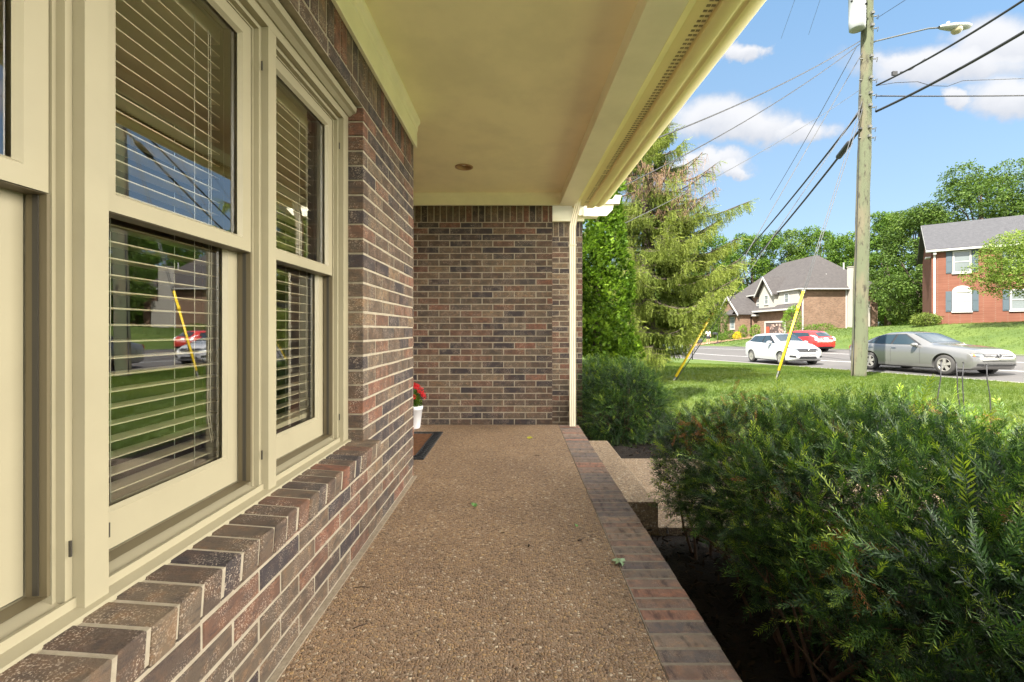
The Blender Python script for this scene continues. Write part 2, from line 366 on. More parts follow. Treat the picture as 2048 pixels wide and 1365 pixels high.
def brick_wall(name, o, U, Nn, ulen, z0, z1, parent, phase_z=0., phase_u=0., soldier=None, holes=(), depth=.09, seed=1, backing=True):
    """o = point at u=0,z=0. holes: (u0,u1,z0,z1)"""
    R_ = random.Random(seed); mb = MB(); Up = Vector((0, 0, 1)); U = Vector(U); Nn = Vector(Nn); o = Vector(o)
    def put(u0_, u1_, a, b_):
        segs = [(u0_, u1_)]
        for (h0, h1, hz0, hz1) in holes:
            if (a+b_)/2 > hz0 and (a+b_)/2 < hz1:
                ns = []
                for (s0, s1) in segs:
                    if h1 <= s0 or h0 >= s1: ns.append((s0, s1)); continue
                    if h0-s0 > .02: ns.append((s0, h0))
                    if s1-h1 > .02: ns.append((h1, s1))
                segs = ns
        for s0, s1 in segs:
            if s1-s0 < .012: continue
            j = R_.uniform(-.0015, .0015)
            brick_block(mb, o+U*s0+Up*(a+R_.uniform(-.0008, .0008))+Nn*j, U, Nn, Up, s1-s0, b_-a, depth, .003, R_.random())
    k0 = math.floor((z0-phase_z)/CH); k = k0
    top = soldier[0] if soldier else z1
    while phase_z+k*CH < top-.01:
        a = max(phase_z+k*CH+MJ, z0); b_ = min(phase_z+(k+1)*CH, top)
        uu = -BL+(k % 2)*BL/2+phase_u
        while uu < ulen:
            s0 = max(uu, 0); s1 = min(uu+BL-MJ, ulen)
            if s1-s0 > .012 and b_-a > .008: put(s0, s1, a, b_)
            uu += BL
        k += 1
    if soldier:
        uu = 0.004
        while uu < ulen-.02:
            put(uu, min(uu+CH-MJ, ulen), soldier[0]+MJ, soldier[1]); uu += CH
        if soldier[1] < z1-.02:
            put(0, ulen, soldier[1]+MJ, z1)
    ob = mb.build(name, 'brick', parent, fix=False)
    if backing:
        mm = MB(); cuts = sorted({0., ulen, *[h for q in holes for h in q[:2]]}); zc = sorted({z0, z1, *[h for q in holes for h in q[2:]]})
        for a, b_ in zip(cuts[:-1], cuts[1:]):
            for c, d in zip(zc[:-1], zc[1:]):
                um, zm = (a+b_)/2, (c+d)/2
                if any(q[0] < um < q[1] and q[2] < zm < q[3] for q in holes): continue
                e = .006
                A = a+(e if (a == 0 or any(abs(q[1]-a) < 1e-6 and q[2] < zm < q[3] for q in holes)) else 0)
                B = b_-(e if (b_ == ulen or any(abs(q[0]-b_) < 1e-6 and q[2] < zm < q[3] for q in holes)) else 0)
                D = d-(e if any(abs(q[2]-d) < 1e-6 and q[0] < um < q[1] for q in holes) else 0)
                Cc = c+(e if any(abs(q[3]-c) < 1e-6 and q[0] < um < q[1] for q in holes) else 0)
                pts = [o+U*A+Up*Cc-Nn*.0030, o+U*B+Up*Cc-Nn*.0030, o+U*B+Up*D-Nn*.0030, o+U*A+Up*D-Nn*.0030]
                bk = [p-Nn*(depth-.012) for p in pts]
                mm.add(pts+bk, [(0, 1, 2, 3), (7, 6, 5, 4), (0, 4, 5, 1), (1, 5, 6, 2), (2, 6, 7, 3), (3, 7, 4, 0)])
        mm.build('mortar', 'mortar', ob)
    return ob

# ================================================================ OUR HOUSE AND ITS PORCH
house = empty('house', (-.705, 0, 0), 'brown brick house at left with cream trimmed windows and a covered front porch', 'house')
def hp(ob):  # keep world coordinates under the house empty
    ob.matrix_parent_inverse = Matrix.Translation(house.location).inverted(); return ob
WX = -.705; Y0 = -2.2; YC = 3.09
OPY0, OPY1, OPZ0, OPZ1 = -.385, 2.083, .43, 2.015
hp(brick_wall('brick_wall', (WX, Y0, 0), (0, 1, 0), (1, 0, 0), YC-Y0, -.02, 2.3, house, phase_z=.34-5*CH, phase_u=.045,
              soldier=(2.082, 2.30), holes=[(OPY0-Y0, OPY1-Y0, OPZ0, OPZ1)], seed=3))
# end wall of the porch, its setback, and the alcove
hp(brick_wall('brick_wall', (-1.75, 4.79, 0), (1, 0, 0), (0, -1, 0), 1.75+.368, -.4, 2.36, house, phase_z=.058, phase_u=.02, soldier=(2.126, 2.34), seed=5))
hp(brick_wall('brick_wall', (.32, 5.75, 0), (1, 0, 0), (0, -1, 0), .50, -.5, 2.52, house, phase_z=.03, phase_u=.10, soldier=(2.17, 2.38), seed=6))
mb = MB(); mb.box((-1.85, 3.09-.2, -.02), (WX-.092, 3.088, 2.44)); mb.box((.27, 4.882, -.5), (.366, 5.74, 2.44))
mb.box((.34, 5.845, -.5), (.80, 9.5, 2.5)); mb.box((-4.8, 9.4, -.5), (.34, 9.5, 2.6)); mb.box((-4.8, -2.5, -.5), (-4.7, 9.4, 2.6)); mb.box((-4.7, -2.5, -.5), (WX-.095, -2.4, 2.6))
hp(mb.build('side_wall', 'mortar', house))
# door in the alcove
mb = MB(); mb.box((-1.85, 3.09, 0), (-1.76, 3.30, 2.43)); mb.box((-1.85, 4.32, 0), (-1.76, 4.79, 2.43)); mb.box((-1.85, 3.30, 2.08), (-1.76, 4.32, 2.43)); hp(mb.build('door_frame', 'cream', house))
mb = MB(); mb.box((-1.84, 3.302, .02), (-1.80, 4.318, 2.078))
for a in (3.42, 3.86):
    for z in ((.2, .95), (1.05, 1.9)): mb.box((-1.80, a, z[0]), (-1.79, a+.34, z[1]))
dr = hp(mb.build('door', mat('door_paint', (.10, .02, .015), .4), house))
kb = MB(); kb.lathe([(0, 0), (.012, 0), (.012, .04), (.03, .05), (.03, .07), (0, .085)], (-1.79, 4.24, 1.0), 14, 'x'); kb.build('door_handle', mat('brass', (.6, .42, .15), .3, 1), dr)
# brick rowlock sill
mb = MB(); R_ = random.Random(11); y = OPY0-.03; top_in, top_out = Vector((-.80, 0, .4985)), Vector((-.632, 0, .4865))
dv = (top_out-top_in).normalized(); nv_ = Vector((-dv.z, 0, dv.x)); L_ = (top_out-top_in).length
mm = MB()
while y < OPY1+.03:
    j = R_.uniform(-.003, .003); w_ = CH-.0105
    a, b_ = top_in, top_out+dv*j; dn = -nv_*.075; c_ = .004
    vs = []
    for yy, e in ((y, 0), (y+c_, 1), (y+w_-c_, 1), (y+w_, 0)):
        k = c_*(0 if e else 1)
        pr = [a-nv_*k, b_-dv*c_-nv_*k, b_-dv*(k)-nv_*c_, b_-dv*k+dn+nv_*c_, b_-dv*c_+dn+nv_*k*0, a+dn]
        vs += [(p.x, yy, p.z) for p in pr]
    fs = [tuple(range(6))[::-1], tuple(range(18, 24))]
    for s_ in range(3):
        for i in range(6):
            jn = (i+1) % 6; fs.append((s_*6+i, s_*6+jn, (s_+1)*6+jn, (s_+1)*6+i))
    mb.add(vs, fs, R_.random()); y += CH
sill = hp(mb.build('brick_sill', 'brick', house))
e = .004; p = [top_in-nv_*e, top_out-dv*e-nv_*e, top_out-dv*e-nv_*.069, top_in-nv_*.069]
mm.prism([(q.x, q.z) for q in p], OPY0-.02, OPY1+.02); mm.build('mortar', 'mortar', sill)
# windows ---------------------------------------------------------
SZ, HZ = .505, 1.943       # sill line, underside of head
FX = -.775
posts = [(-.385, -.345), (.212, .260), (.815, .863), (1.416, 1.462), (2.027, 2.083)]
mb = MB()
for a, b_ in posts: mb.box((-.90, a, SZ-.01), (FX, b_, HZ-.0005))
mb.prism([(-.96, HZ), (FX, HZ), (FX, HZ+.03), (-.768, HZ+.03), (-.752, 1.985), (-.738, 1.99), (-.735, 2.012), (-.96, 2.012)], OPY0, OPY1)
hp(mb.build('window_casing', 'cream', house))
mb = MB(); mb.prism([(-.96, .52), (-.86, .535), (-.80, .515), (-.80, .505), (-.762, .4995), (-.757, .494), (-.757, .472), (-.765, .466), (-.765, .40), (-.96, .40)], OPY0+.002, OPY1-.002)
mb.box((-.797, OPY0+.003, .50), (-.790, OPY1-.003, .521))
hp(mb.build('window_sill', 'cream', house))
def ring(mb, y0, y1, z0, z1, wy, wzb, wzt, x0, x1):
    mb.box((x0, y0, z0), (x1, y0+wy, z1)); mb.box((x0, y1-wy, z0), (x1, y1, z1))
    mb.box((x0, y0+wy, z1-wzt), (x1, y1-wy, z1)); mb.box((x0, y0+wy, z0), (x1, y1-wy, z0+wzb))
def ringb(mb, y0, y1, z0, z1, wy, wzb, wzt, x0, x1, bv=.008):
    """sash with a sloped glazing bevel"""
    ring(mb, y0, y1, z0, z1, wy-bv, wzb-bv, wzt-bv, x0, x1)
    a0, a1, c0, c1 = y0+wy-bv, y1-wy+bv, z0+wzb-bv, z1-wzt+bv
    q = [((x1, a0, c0), (x1, a1, c0), (x1, a1, c1), (x1, a0, c1)), ((x1-.012, a0+bv, c0+bv), (x1-.012, a1-bv, c0+bv), (x1-.012, a1-bv, c1-bv), (x1-.012, a0+bv, c1-bv))]
    for i in range(4):
        j = (i+1) % 4; mb.add([q[0][i], q[0][j], q[1][j], q[1][i]], [(0, 1, 2, 3)])
for wi, (a, b_) in enumerate([(-.345, .212), (.260, .815), (.863, 1.416), (1.462, 2.027)]):
    mb = MB(); e1 = .013; e2 = .02
    ring(mb, a+.0005, b_-.0005, SZ+.002, HZ-.001, e1, .001, e1, -.96, -.797)
    ring(mb, a+e1, b_-e1, SZ+.003, HZ-e1, e2-e1, .001, e2-e1, -.96, -.813)
    ring(mb, a+e2, b_-e2, .536, HZ-e2, .004, .001, .004, -.96, -.900)
    win = hp(mb.build('window', 'cream', house))
    ya, yb = a+e2+.001, b_-e2-.001
    ml = MB(); ring(ml, ya, yb, .536, 1.235, .006, .0005, .0005, -.852, -.815); ml.build('sash_track', 'jambliner', win)
    for yy in (ya+.0065, yb-.0085): ml = MB(); ml.box((-.838, yy, .54), (-.828, yy+.002, 1.234)); ml.build('track_groove', 'track', win)
    for yy in (a+.0125, b_-.0145):
        for zz in (.60, 1.80): ml = MB(); ml.box((-.790, yy, zz), (-.786, yy+.003, zz+.028)); ml.build('screw_slot', 'track', win)
    ms = MB(); ringb(ms, ya+.001, yb-.001, 1.238, HZ-e2, .048, .044, .045, -.845, -.817); ms.build('upper_sash', 'cream', win)
    ms = MB(); ringb(ms, ya+.007, yb-.007, .540, 1.275, .052, .085, .035, -.884, -.855); ms.build('lower_sash', 'cream', win)
    g = MB(); g.add([(-.834, ya+.04, 1.27), (-.834, yb-.04, 1.27), (-.834, yb-.04, HZ-.055), (-.834, ya+.04, HZ-.055)], [(0, 1, 2, 3)]); g.build('upper_pane', 'glass', win, fix=False)
    g = MB(); g.add([(-.872, ya+.05, .61), (-.872, yb-.05, .61), (-.872, yb-.05, 1.25), (-.872, ya+.05, 1.25)], [(0, 1, 2, 3)]); g.build('lower_pane', 'glass', win, fix=False)
    bl = MB(); z = .665 if wi != 2 else .64; lo = z
    y0_, y1_ = a+.035, b_-.035
    if wi == 1: z0_ = 1.02
    while z < 1.86:
        tl = random.uniform(-.0015, .0015)
        r_ = [[(-.955, yy, z+tl), (-.930, yy, z+.0025), (-.905, yy, z-tl-.0005)] for yy in (y0_, y1_)]
        if not (wi == 0 and False): bl.grid(r_); bl.grid([[(p[0], p[1], p[2]-.0026) for p in r] for r in r_]); bl.box((-.9050, y0_, z-.0028), (-.9034, y1_, z+.0002))
        z += .0372
    bl.box((-.957, y0_, 1.865), (-.903, y1_, 1.91)); bl.box((-.955, y0_, lo-.04), (-.905, y1_, lo-.022))
    bl.build('window_blind', 'blind', win, fix=False)
    cd = MB()
    for yy in (y0_+.11, y1_-.11):
        for xx in (-.902, -.958): cd.tube([(xx, yy, lo-.03), (xx, yy, 1.88)], .0011, 4)
    for yy in (y1_-.05, y1_-.06):
        cd.tube([(-.898, yy, 1.87), (-.898, yy+.004, 1.2), (-.897, yy-.004, .75), (-.896, yy+.01, .67), (-.896, yy+.02, .70)], .0012, 4)
    cd.build('blind_cord', 'cord', win)
# dim room behind the windows
mb = MB(); x0, x1, a, b_, c, d = -4.6, -.962, -2.3, 2.95, -.01, 2.42
mb.add([(x0, a, c), (x0, b_, c), (x0, b_, d), (x0, a, d)], [(0, 1, 2, 3)]); mb.add([(x0, a, c), (x1, a, c), (x1, a, d), (x0, a, d)], [(0, 1, 2, 3)])
mb.add([(x0, b_, c), (x1, b_, c), (x1, b_, d), (x0, b_, d)], [(0, 1, 2, 3)]); mb.add([(x0, a, d), (x1, a, d), (x1, b_, d), (x0, b_, d)], [(0, 1, 2, 3)])
for (p, q, r, s_) in ((a, b_, c, .42), (a, b_, 2.0, d), (a, OPY0, .42, 2.0), (OPY1, b_, .42, 2.0)): mb.box((x1-.03, p, r), (x1, q, s_))
for y_ in (.236, .839, 1.439): mb.box((-1.0, y_-.05, .42), (x1, y_+.05, 2.0))
rm = hp(mb.build('interior_wall', 'room', house, fix=False))
mb = MB(); mb.box((x0, a, c-.02), (x1, b_, c)); mb.build('interior_floor', 'roomfloor', rm)
# porch ceiling, crown board, end board
mb = MB(); lx_, ly_, q_ = -.47, 4.0, .14
for lo, hi in (((-1.85, -2.5), (.70, ly_-q_)), ((-1.85, ly_+q_), (.70, 4.885)), ((-1.85, ly_-q_), (lx_-q_, ly_+q_)), ((lx_+q_, ly_-q_), (.70, ly_+q_))): mb.add([(lo[0], lo[1], 2.432), (hi[0], lo[1], 2.432), (hi[0], hi[1], 2.432), (lo[0], hi[1], 2.432)], [(3, 2, 1, 0)])
cr, sq = [], []
for k in range(32):
    t = 2*math.pi*k/32; c_, s_ = math.cos(t), math.sin(t); m_ = max(abs(c_), abs(s_)); cr.append((lx_+.062*c_, ly_+.062*s_, 2.432)); sq.append((lx_+q_*c_/m_, ly_+q_*s_/m_, 2.432))
mb.add(cr+sq, [((k+1) % 32, k, 32+k, 32+(k+1) % 32) for k in range(32)])
hp(mb.build('porch_ceiling', 'ceil', house, fix=False))
mb = MB()
mb.prism([(WX+.002, 2.243), (WX+.018, 2.243), (WX+.018, 2.35), (WX+.024, 2.358), (WX+.024, 2.385), (WX+.034, 2.40), (WX+.040, 2.41), (WX+.040, 2.431), (WX+.002, 2.431)], -2.4, YC+.022)
mb.box((-1.74, 4.757, 2.305), (.545, 4.786, 2.431)); mb.prism([(0, 0)]*0 or [(-1.74, 2.405), (.5, 2.405), (.5, 2.431), (-1.74, 2.431)], 4.745, 4.7565)
mb.box((-1.75, 3.092, 2.243), (WX+.002, 3.11, 2.431))
hp(mb.build('crown_moulding', 'trim', house))
# beam, soffit, gutter: run slightly askew to the wall
SK = -.025
def run(mb, prof, ya, yb): mb.prism(prof, lambda x, z: (x+SK*ya, ya, z), lambda x, z: (x+SK*yb, yb, z))
mb = MB(); run(mb, [(.560, 2.30), (.722, 2.30), (.722, 2.431), (.574, 2.431), (.574, 2.372), (.568, 2.366), (.568, 2.318), (.560, 2.312)], -2.6, 4.78)
hp(mb.build('porch_beam', 'trim', house))
mb = MB(); run(mb, [(.7225, 2.345), (.745, 2.338), (.783, 2.352), (.785, 2.362), (.885, 2.362), (.885, 2.38), (.7225, 2.38)], -2.7, 5.0); sf = hp(mb.build('soffit', 'gutter', house))
mb = MB(); y = -2.4
while y < 4.9:
    for i in range(4):
        for x in (.842+.0045*i, .864+.0045*i):
            xx = x+SK*y; mb.box((xx, y, 2.3605), (xx+.0018, y+.014, 2.3619))
    y += .032
    if random.random() < .06: y += .03
mb.build('soffit_vent', mat('vent_slot', (.05, .04, .02), .9), sf)
mb = MB(); run(mb, [(.889, 2.362), (.889, 2.343), (.895, 2.340), (.958, 2.340), (.968, 2.345), (.980, 2.358), (.990, 2.360), (1.003, 2.352), (1.018, 2.352), (1.05, 2.362), (1.09, 2.386), (1.118, 2.414), (1.128, 2.432), (1.132, 2.452), (1.120, 2.457), (1.110, 2.450), (1.00, 2.455), (.889, 2.46)], -2.8, 5.02)
hp(mb.build('gutter', 'gutter', house, sharp=30))
mb = MB()
for dz in (0, -.03): mb.add([(1.12-SK*2.8, -2.8, 2.47+dz), (.99, 5.0, 2.47+dz), (.82, 5.0, 2.55+dz), (.82, 9.4, 2.55+dz), (-4.9, 9.4, 5.2+dz), (-4.9, -2.8, 5.2+dz)], [(0, 1, 2, 3, 4, 5)])
hp(mb.build('roof', noisy('roof_shingle', (.10, .09, .085), (.07, .065, .06), 6, .95), house, fix=False))
# eave return past the end of the porch, in the sun
mb = MB()
mb.box((.385, 5.69, 2.36), (.835, 5.748, 2.55)); mb.box((.81, 5.60, 2.40), (1.0, 5.745, 2.50))
hp(mb.build('frieze_board', 'trim', house))
M['white'] = paint('white_aluminium', srgb(178, 172, 152), .35)
mb = MB(); prof = [(.72, 2.52), (1.24, 2.52), (1.24, 2.56), (1.27, 2.66), (1.19, 2.67), (1.15, 2.60), (1.06, 2.60), (1.04, 2.585), (1.03, 2.60), (.72, 2.61)]
mb.prism([(.70, 2.545), (1.255, 2.545), (1.255, 2.565), (1.275, 2.65), (1.20, 2.655), (1.165, 2.60), (1.12, 2.60), (1.09, 2.585), (1.08, 2.60), (.70, 2.605)], 5.58, 5.66)
hp(mb.build('gutter_return', 'white', house))
mb = MB(); mb.prism([(.74, 2.41), (1.10, 2.41), (1.17, 2.48), (1.19, 2.545), (.74, 2.545)], 5.61, 5.66); hp(mb.build('eave_return_board', 'trim', house))
# downspout
mb = MB()
def dsp(c, z, wx=.064, wy=.045):
    out = []
    for i in range(24):
        t = i/24*4; s_ = int(t); f = t-s_; rib = .003 if i % 2 else 0
        q = [(-1+2*f, -1), (1, -1+2*f), (1-2*f, 1), (-1, 1-2*f)][s_]
        out.append((c[0]+q[0]*(wx/2-rib*(abs(q[0]) == 1)), c[1]+q[1]*(wy/2-rib*(abs(q[1]) == 1)), z))
    return out
dx = .566
pth = [((dx+.03+.035, 4.71), 2.345), ((dx+.03+.03, 4.71), 2.31), ((dx+.02, 4.69), 2.15), ((dx, 4.67), 2.05), ((dx, 4.67), .012)]
mb.grid([dsp(c, z)+[dsp(c, z)[0]] for c, z in pth]); mb.box((dx-.036, 4.642, 1.86), (dx+.036, 4.70, 1.875)); mb.box((dx-.034, 4.70, 1.2), (dx+.034, 4.76, 1.22))
hp(mb.build('downspout', 'spout', house, sharp=30))
mb = MB(); mb.box((WX+.05, 1.618, 2.4312), (.56, 1.621, 2.4318)); hp(mb.build('ceiling_joint', mat('ceiling_joint', (.42, .36, .22), .8), house))
# recessed lamp (unlit)
mb = MB(); mb.lathe([(.080, 0), (.080, -.004), (.062, -.006), (.060, -.002), (.058, .03), (.055, .06)], (-.47, 4.0, 2.431), 28)
rl = hp(mb.build('recessed_light', noisy('copper_trim', (.42, .25, .13), (.5, .32, .18), 4, .4), house))
mb = MB(); mb.lathe([(.054, .055), (.045, .03), (.02, .018), (0, .015)], (-.47, 4.0, 2.431), 20); mb.build('bulb', mat('frosted_bulb', (.85, .8, .68), .3), rl)
mb = MB(); mb.lathe([(.0, .09), (.0625, .09), (.0625, .0005)], (-.47, 4.0, 2.4325), 20); mb.build('lamp_can', 'trim', rl)

# ================================================================ PORCH FLOOR, KERB, STEP, PATH
def struct(o): o['kind'] = 'structure'; return o
mb = MB(); mb.box((-1.85, -2.5, -.14), (.4285, 4.79, 0)); struct(mb.build('porch_floor', 'pebble'))
mb = MB(); mb.box((WX-.001, -2.5, .0015), (WX+.022, YC+.01, .006)); struct(mb.build('floor_mortar_seam', noisy('smeared_mortar', (.36, .30, .22), (.24, .19, .13), 60, .95, .8, 200, .003)))
mb = MB(); R_ = random.Random(4); y = 4.775
while y > -2.4:
    j = R_.uniform(-.002, .002)
    brick_block(mb, (.434+j, y-CH+MJ, 0+R_.uniform(-.001, .001)), (1, 0, 0), (0, 0, 1), (0, 1, 0), .208, CH-MJ, .09, .003, .46+.5*R_.random() if R_.random() > .3 else R_.random()*.6); y -= CH
kb = struct(mb.build('kerb', brickmat('kerb_brick', [(0, (.15, .125, .118)), (.25, (.20, .155, .13)), (.45, (.22, .155, .125)), (.58, (.155, .13, .12)), (.72, (.24, .185, .145)), (.84, (.27, .15, .11)), (.90, (.19, .155, .13))], (20, 6, 6), .35), fix=False))
mb = MB(); mb.box((.4315, -2.45, -.088), (.6395, 4.782, -.0016)); mb.build('mortar', noisy('kerb_mortar', (.27, .225, .17), (.20, .165, .125), 40, .95, .5, 200, .003), kb)
mb = MB(); mb.box((.30, -2.5, -.60), (.628, 4.78, -.091)); struct(mb.build('foundation', noisy('dark_brick_base', (.10, .06, .045), (.06, .04, .03), 12, .9, .6, 80, .005)))
mb = MB(); 
def rbox(mb, lo, hi, r=.02, seg=3):
    x0, y0, z0 = lo; x1, y1, z1 = hi
    prof = [(x0, z0), (x1, z0)]+[(x1-r+r*math.sin(t), z1-r+r*math.cos(t)) for t in [math.pi/2*(1-i/seg) for i in range(seg+1)]]+[(x0, z1)]
    mb.prism(prof, y0, y1)
rbox(mb, (.640, 3.09, -.55), (.955, 4.80, -.17)); struct(mb.build('step', 'pebble2'))
mb = MB(); mb.box((.956, 3.07, -.5), (9.0, 4.72, -.335)); struct(mb.build('path', 'pebble2'))

# ================================================================ TERRAIN
def interp(x, xs, ys_): return np.interp(x, xs, ys_)
NEX, NEY = [-10, 6, 12.97, 21.7, 31, 60, 100, 300], [20, 15.9, 14.35, 12.5, 10.4, 8.2, 6, -6]
def nearX(y): return interp(y, NEX, NEY)
def farX(y): return interp(y, [-10, 6, 21.9, 40, 60, 100, 300], [29, 25.6, 24.2, 22.5, 20.4, 17, 5])
def roadz(x, y): return -.957+.04*x-.01124*y-.00025*np.maximum(0, y-25)**2*(y < 75)-.00025*2500*(y >= 75)
def gz(x, y):
    x = np.asarray(x, float); y = np.asarray(y, float)
    n = nearX(y); f = farX(y)
    t = np.clip((x-1.6)/(n-1.6), 0, 1); t = t*t*(3-2*t)
    zl = -.40+t*(roadz(n, y)+.012+.40)
    zl = np.where(x < .64, -.40, zl)
    zr = roadz(x, y)-.02
    s_ = interp(y, [10, 35, 58, 90], [.22, .22, .10, .08]); cap = interp(y, [10, 35, 58], [8.2, 8.2, 14])
    d = np.maximum(x-f, 0)
    zf = roadz(f, y)+.012+s_*np.minimum(d, cap)+.025*np.maximum(d-cap, 0)
    # the driveway side of the far house sits level
    return np.where(x < n, zl, np.where(x < f, zr, zf))+.0
gxs = np.unique(np.concatenate([np.linspace(-300, -20, 12), np.linspace(-20, 60, 161), np.linspace(60, 120, 31), np.linspace(120, 600, 20)]))
gys = np.unique(np.concatenate([np.linspace(-200, -6, 10), np.linspace(-6, 90, 193), np.linspace(90, 160, 15), np.linspace(160, 900, 16)]))
# split the sheet exactly along the road edges
rows = []
for y in gys:
    n, f = float(nearX(y)), float(farX(y)); xs = np.array(gxs)
    i = int(np.argmin(abs(xs-n))); xs[i] = n-.001; xs[i+1] = n+.001 if xs[i+1] < n+.3 else xs[i+1]
    j = int(np.argmin(abs(xs-f))); xs[j] = f+.001
    xs = np.sort(xs); zs = gz(xs, np.full_like(xs, y)); rows.append(np.stack([xs, np.full_like(xs, y), zs], 1))
G = np.array(rows); nr, nc = G.shape[:2]
ii, jj = np.meshgrid(np.arange(nr-1), np.arange(nc-1), indexing='ij'); b0 = (ii*nc+jj).ravel()
me = mesh_np('lawn', G.reshape(-1, 3), np.stack([b0, b0+1, b0+nc+1, b0+nc], 1), smooth=True)
struct(link(me, 'lawn', 'lawn'))
ys_ = np.concatenate([np.linspace(-60, 0, 8), np.linspace(2, 90, 89), np.linspace(95, 300, 20)])
def ribbon(name, fa, fb, dz, m, ysr=ys_, n=6, parent=None):
    mb = MB(); mb.grid([[(float(a_+(b2-a_)*k/n), float(y), float(roadz(a_+(b2-a_)*k/n, y))+dz) for k in range(n+1)] for y in ysr for a_, b2 in [(float(fa(y)), float(fb(y)))]])
    return mb.build(name, m, parent)
road = struct(ribbon('road', lambda y: nearX(y)-.02, lambda y: farX(y)+.02, .004, 'asphalt'))
ribbon('road_marking', lambda y: nearX(y)+3.55, lambda y: nearX(y)+3.67, .009, 'line', n=1, parent=road)
ribbon('road_marking', lambda y: farX(y)-3.9, lambda y: farX(y)-3.78, .009, 'line', n=1, parent=road)
struct(ribbon('road_edge', lambda y: nearX(y)-.14, lambda y: nearX(y)+.06, .03, 'conc', n=1))
struct(ribbon('pavement', lambda y: farX(y)-.06, lambda y: farX(y)+.3, .03, 'conc', n=1))
# tan driveways across the street
def patch(name, pts, m, dz=.03, sub=10):
    a, b_, c, d = [Vector((*p, 0)) for p in pts]; mb = MB(); g_ = []
    for i in range(sub+1):
        r = []
        for j in range(sub+1):
            p = a.lerp(b_, i/sub).lerp(d.lerp(c, i/sub), j/sub); r.append((p.x, p.y, float(gz(p.x, p.y))+dz))
        g_.append(r)
    mb.grid(g_); return struct(mb.build(name, m))
patch('driveway', [(20.8, 53.5), (20.7, 57.5), (35.4, 66), (35.4, 60)], 'drive', .05, 20)
patch('footpath', [(30, 52.5), (30, 54), (47, 52), (47, 50.5)], 'drive', .05, 20)
# mulch bed
def bed(name, x0, x1, y0, y1, dz=.012):
    nx_, ny_ = 40, 60; mb = MB(); g_ = []
    for i in range(nx_+1):
        r = []
        for j in range(ny_+1):
            x = x0+(x1-x0)*i/nx_; y = y0+(y1-y0)*j/ny_
            e_ = min(i, nx_-i, j, ny_-j)/4; r.append((x, y, float(gz(x, y))+dz+min(1, e_)*(.03+.03*math.sin(x*9+y*5)*math.cos(y*11-x*3))))
        g_.append(r)
    mb.grid(g_); return struct(mb.build(name, 'mulch'))
bed('garden_bed', .62, 2.75, -2.5, 3.07); bed('garden_bed', .62, 2.5, 4.73, 10.5)
# bark chips
ch_t = [(np.array([[-1, -.3, 0], [1, -.2, 0], [.9, .3, .15], [-.9, .25, .1]])*.5, np.array([[0, 1, 2, 3]]), np.array([0.]))]
n = 9000; px = rng.uniform(.65, 2.6, n); py = rng.uniform(-.6, 3.05, n); s2 = slice(6500, None); py[s2] = rng.uniform(4.8, 8, 2500)
pz = gz(px, py)+.045+rng.uniform(0, .02, n); D = rand_dir(n); D[:, 2] *= .3
V, F, T = scatter(ch_t, np.stack([px, py, pz], 1), basis(D, rng.uniform(-.8, .8, n)), rng.uniform(.012, .05, n), rng.uniform(0, 1, n)**2)
tag(link(mesh_np('bark_chips', V, F, T), 'bark_chips', 'bark_chip'), 'dark bark mulch scattered over the beds', 'mulch', kind='stuff')
# grass blades
def tuft(k):
    vs, fs, ts = [], [], []
    for i in range(k):
        a = rng.uniform(0, 6.28); l = rng.uniform(.6, 1.1); ox, oy = rng.normal(0, .35, 2); dx, dy = math.cos(a), math.sin(a); le = rng.uniform(.15, .6)
        b0 = len(vs); wv = .045
        vs += [(ox-dy*wv, oy+dx*wv, 0), (ox+dy*wv, oy-dx*wv, 0), (ox+dx*le+dy*.02, oy+dy*le, l), (ox+dx*le-dy*.02, oy+dy*le, l)]; fs.append([b0, b0+1, b0+2, b0+3]); ts.append(rng.uniform(-.2, .2))
    return np.array(vs), np.array(fs), np.array(ts)
tf = [tuft(7) for _ in range(5)]
n = 64000
py = 5.2+16*rng.random(n)**1.15; py = np.where(rng.random(n) < .1, rng.uniform(2.6, 6, n), py); px = rng.uniform(1.2, 16, n)
ok = (px < nearX(py)-.12) & (px/py < 1.25) & (px/py > .12) & ~((py < 10.5) & (px < 2.5)) & ~((py > 3.0) & (py < 4.75) & (px < 9.05)) & ~((py < 3.1) & (px < 2.75))
px, py = px[ok], py[ok]; n = len(px); pz = gz(px, py)
R = np.tile(np.eye(3), (n, 1, 1)); a = rng.uniform(0, 6.28, n); R[:, 0, 0] = np.cos(a); R[:, 0, 1] = -np.sin(a); R[:, 1, 0] = np.sin(a); R[:, 1, 1] = np.cos(a)
pn = .5+.32*np.sin(px*.9+np.sin(py*.7)*2)*np.cos(py*.8-px*.3)
V, F, T = scatter(tf, np.stack([px, py, pz-.004], 1), R, rng.uniform(.035, .06, n)*(1+py*.012), pn+rng.uniform(-.2, .2, n))
tag(link(mesh_np('grass', V, F, T), 'grass', 'grass'), 'bright green mown grass on the front lawn', 'grass', kind='stuff')

n = 26000; py = 13+48*rng.random(n)**1.3; px = farX(py)+.5+rng.random(n)**.8*22; ok = (px/py > .4) & (px/py < 1.25); px, py = px[ok], py[ok]; n = len(px)
R = np.tile(np.eye(3), (n, 1, 1)); a = rng.uniform(0, 6.28, n); R[:, 0, 0] = np.cos(a); R[:, 0, 1] = -np.sin(a); R[:, 1, 0] = np.sin(a); R[:, 1, 1] = np.cos(a)
V, F, T = scatter(tf, np.stack([px, py, gz(px, py)-.01], 1), R, rng.uniform(.05, .12, n)*(.6+py*.012), .42+.3*np.sin(px*.5+np.sin(py*.4)*2)*np.cos(py*.5-px*.2)+rng.uniform(-.3, .25, n))
tag(link(mesh_np('grass', V, F, T), 'grass', 'grass'), 'green grass on the bank across the street', 'grass', kind='stuff')
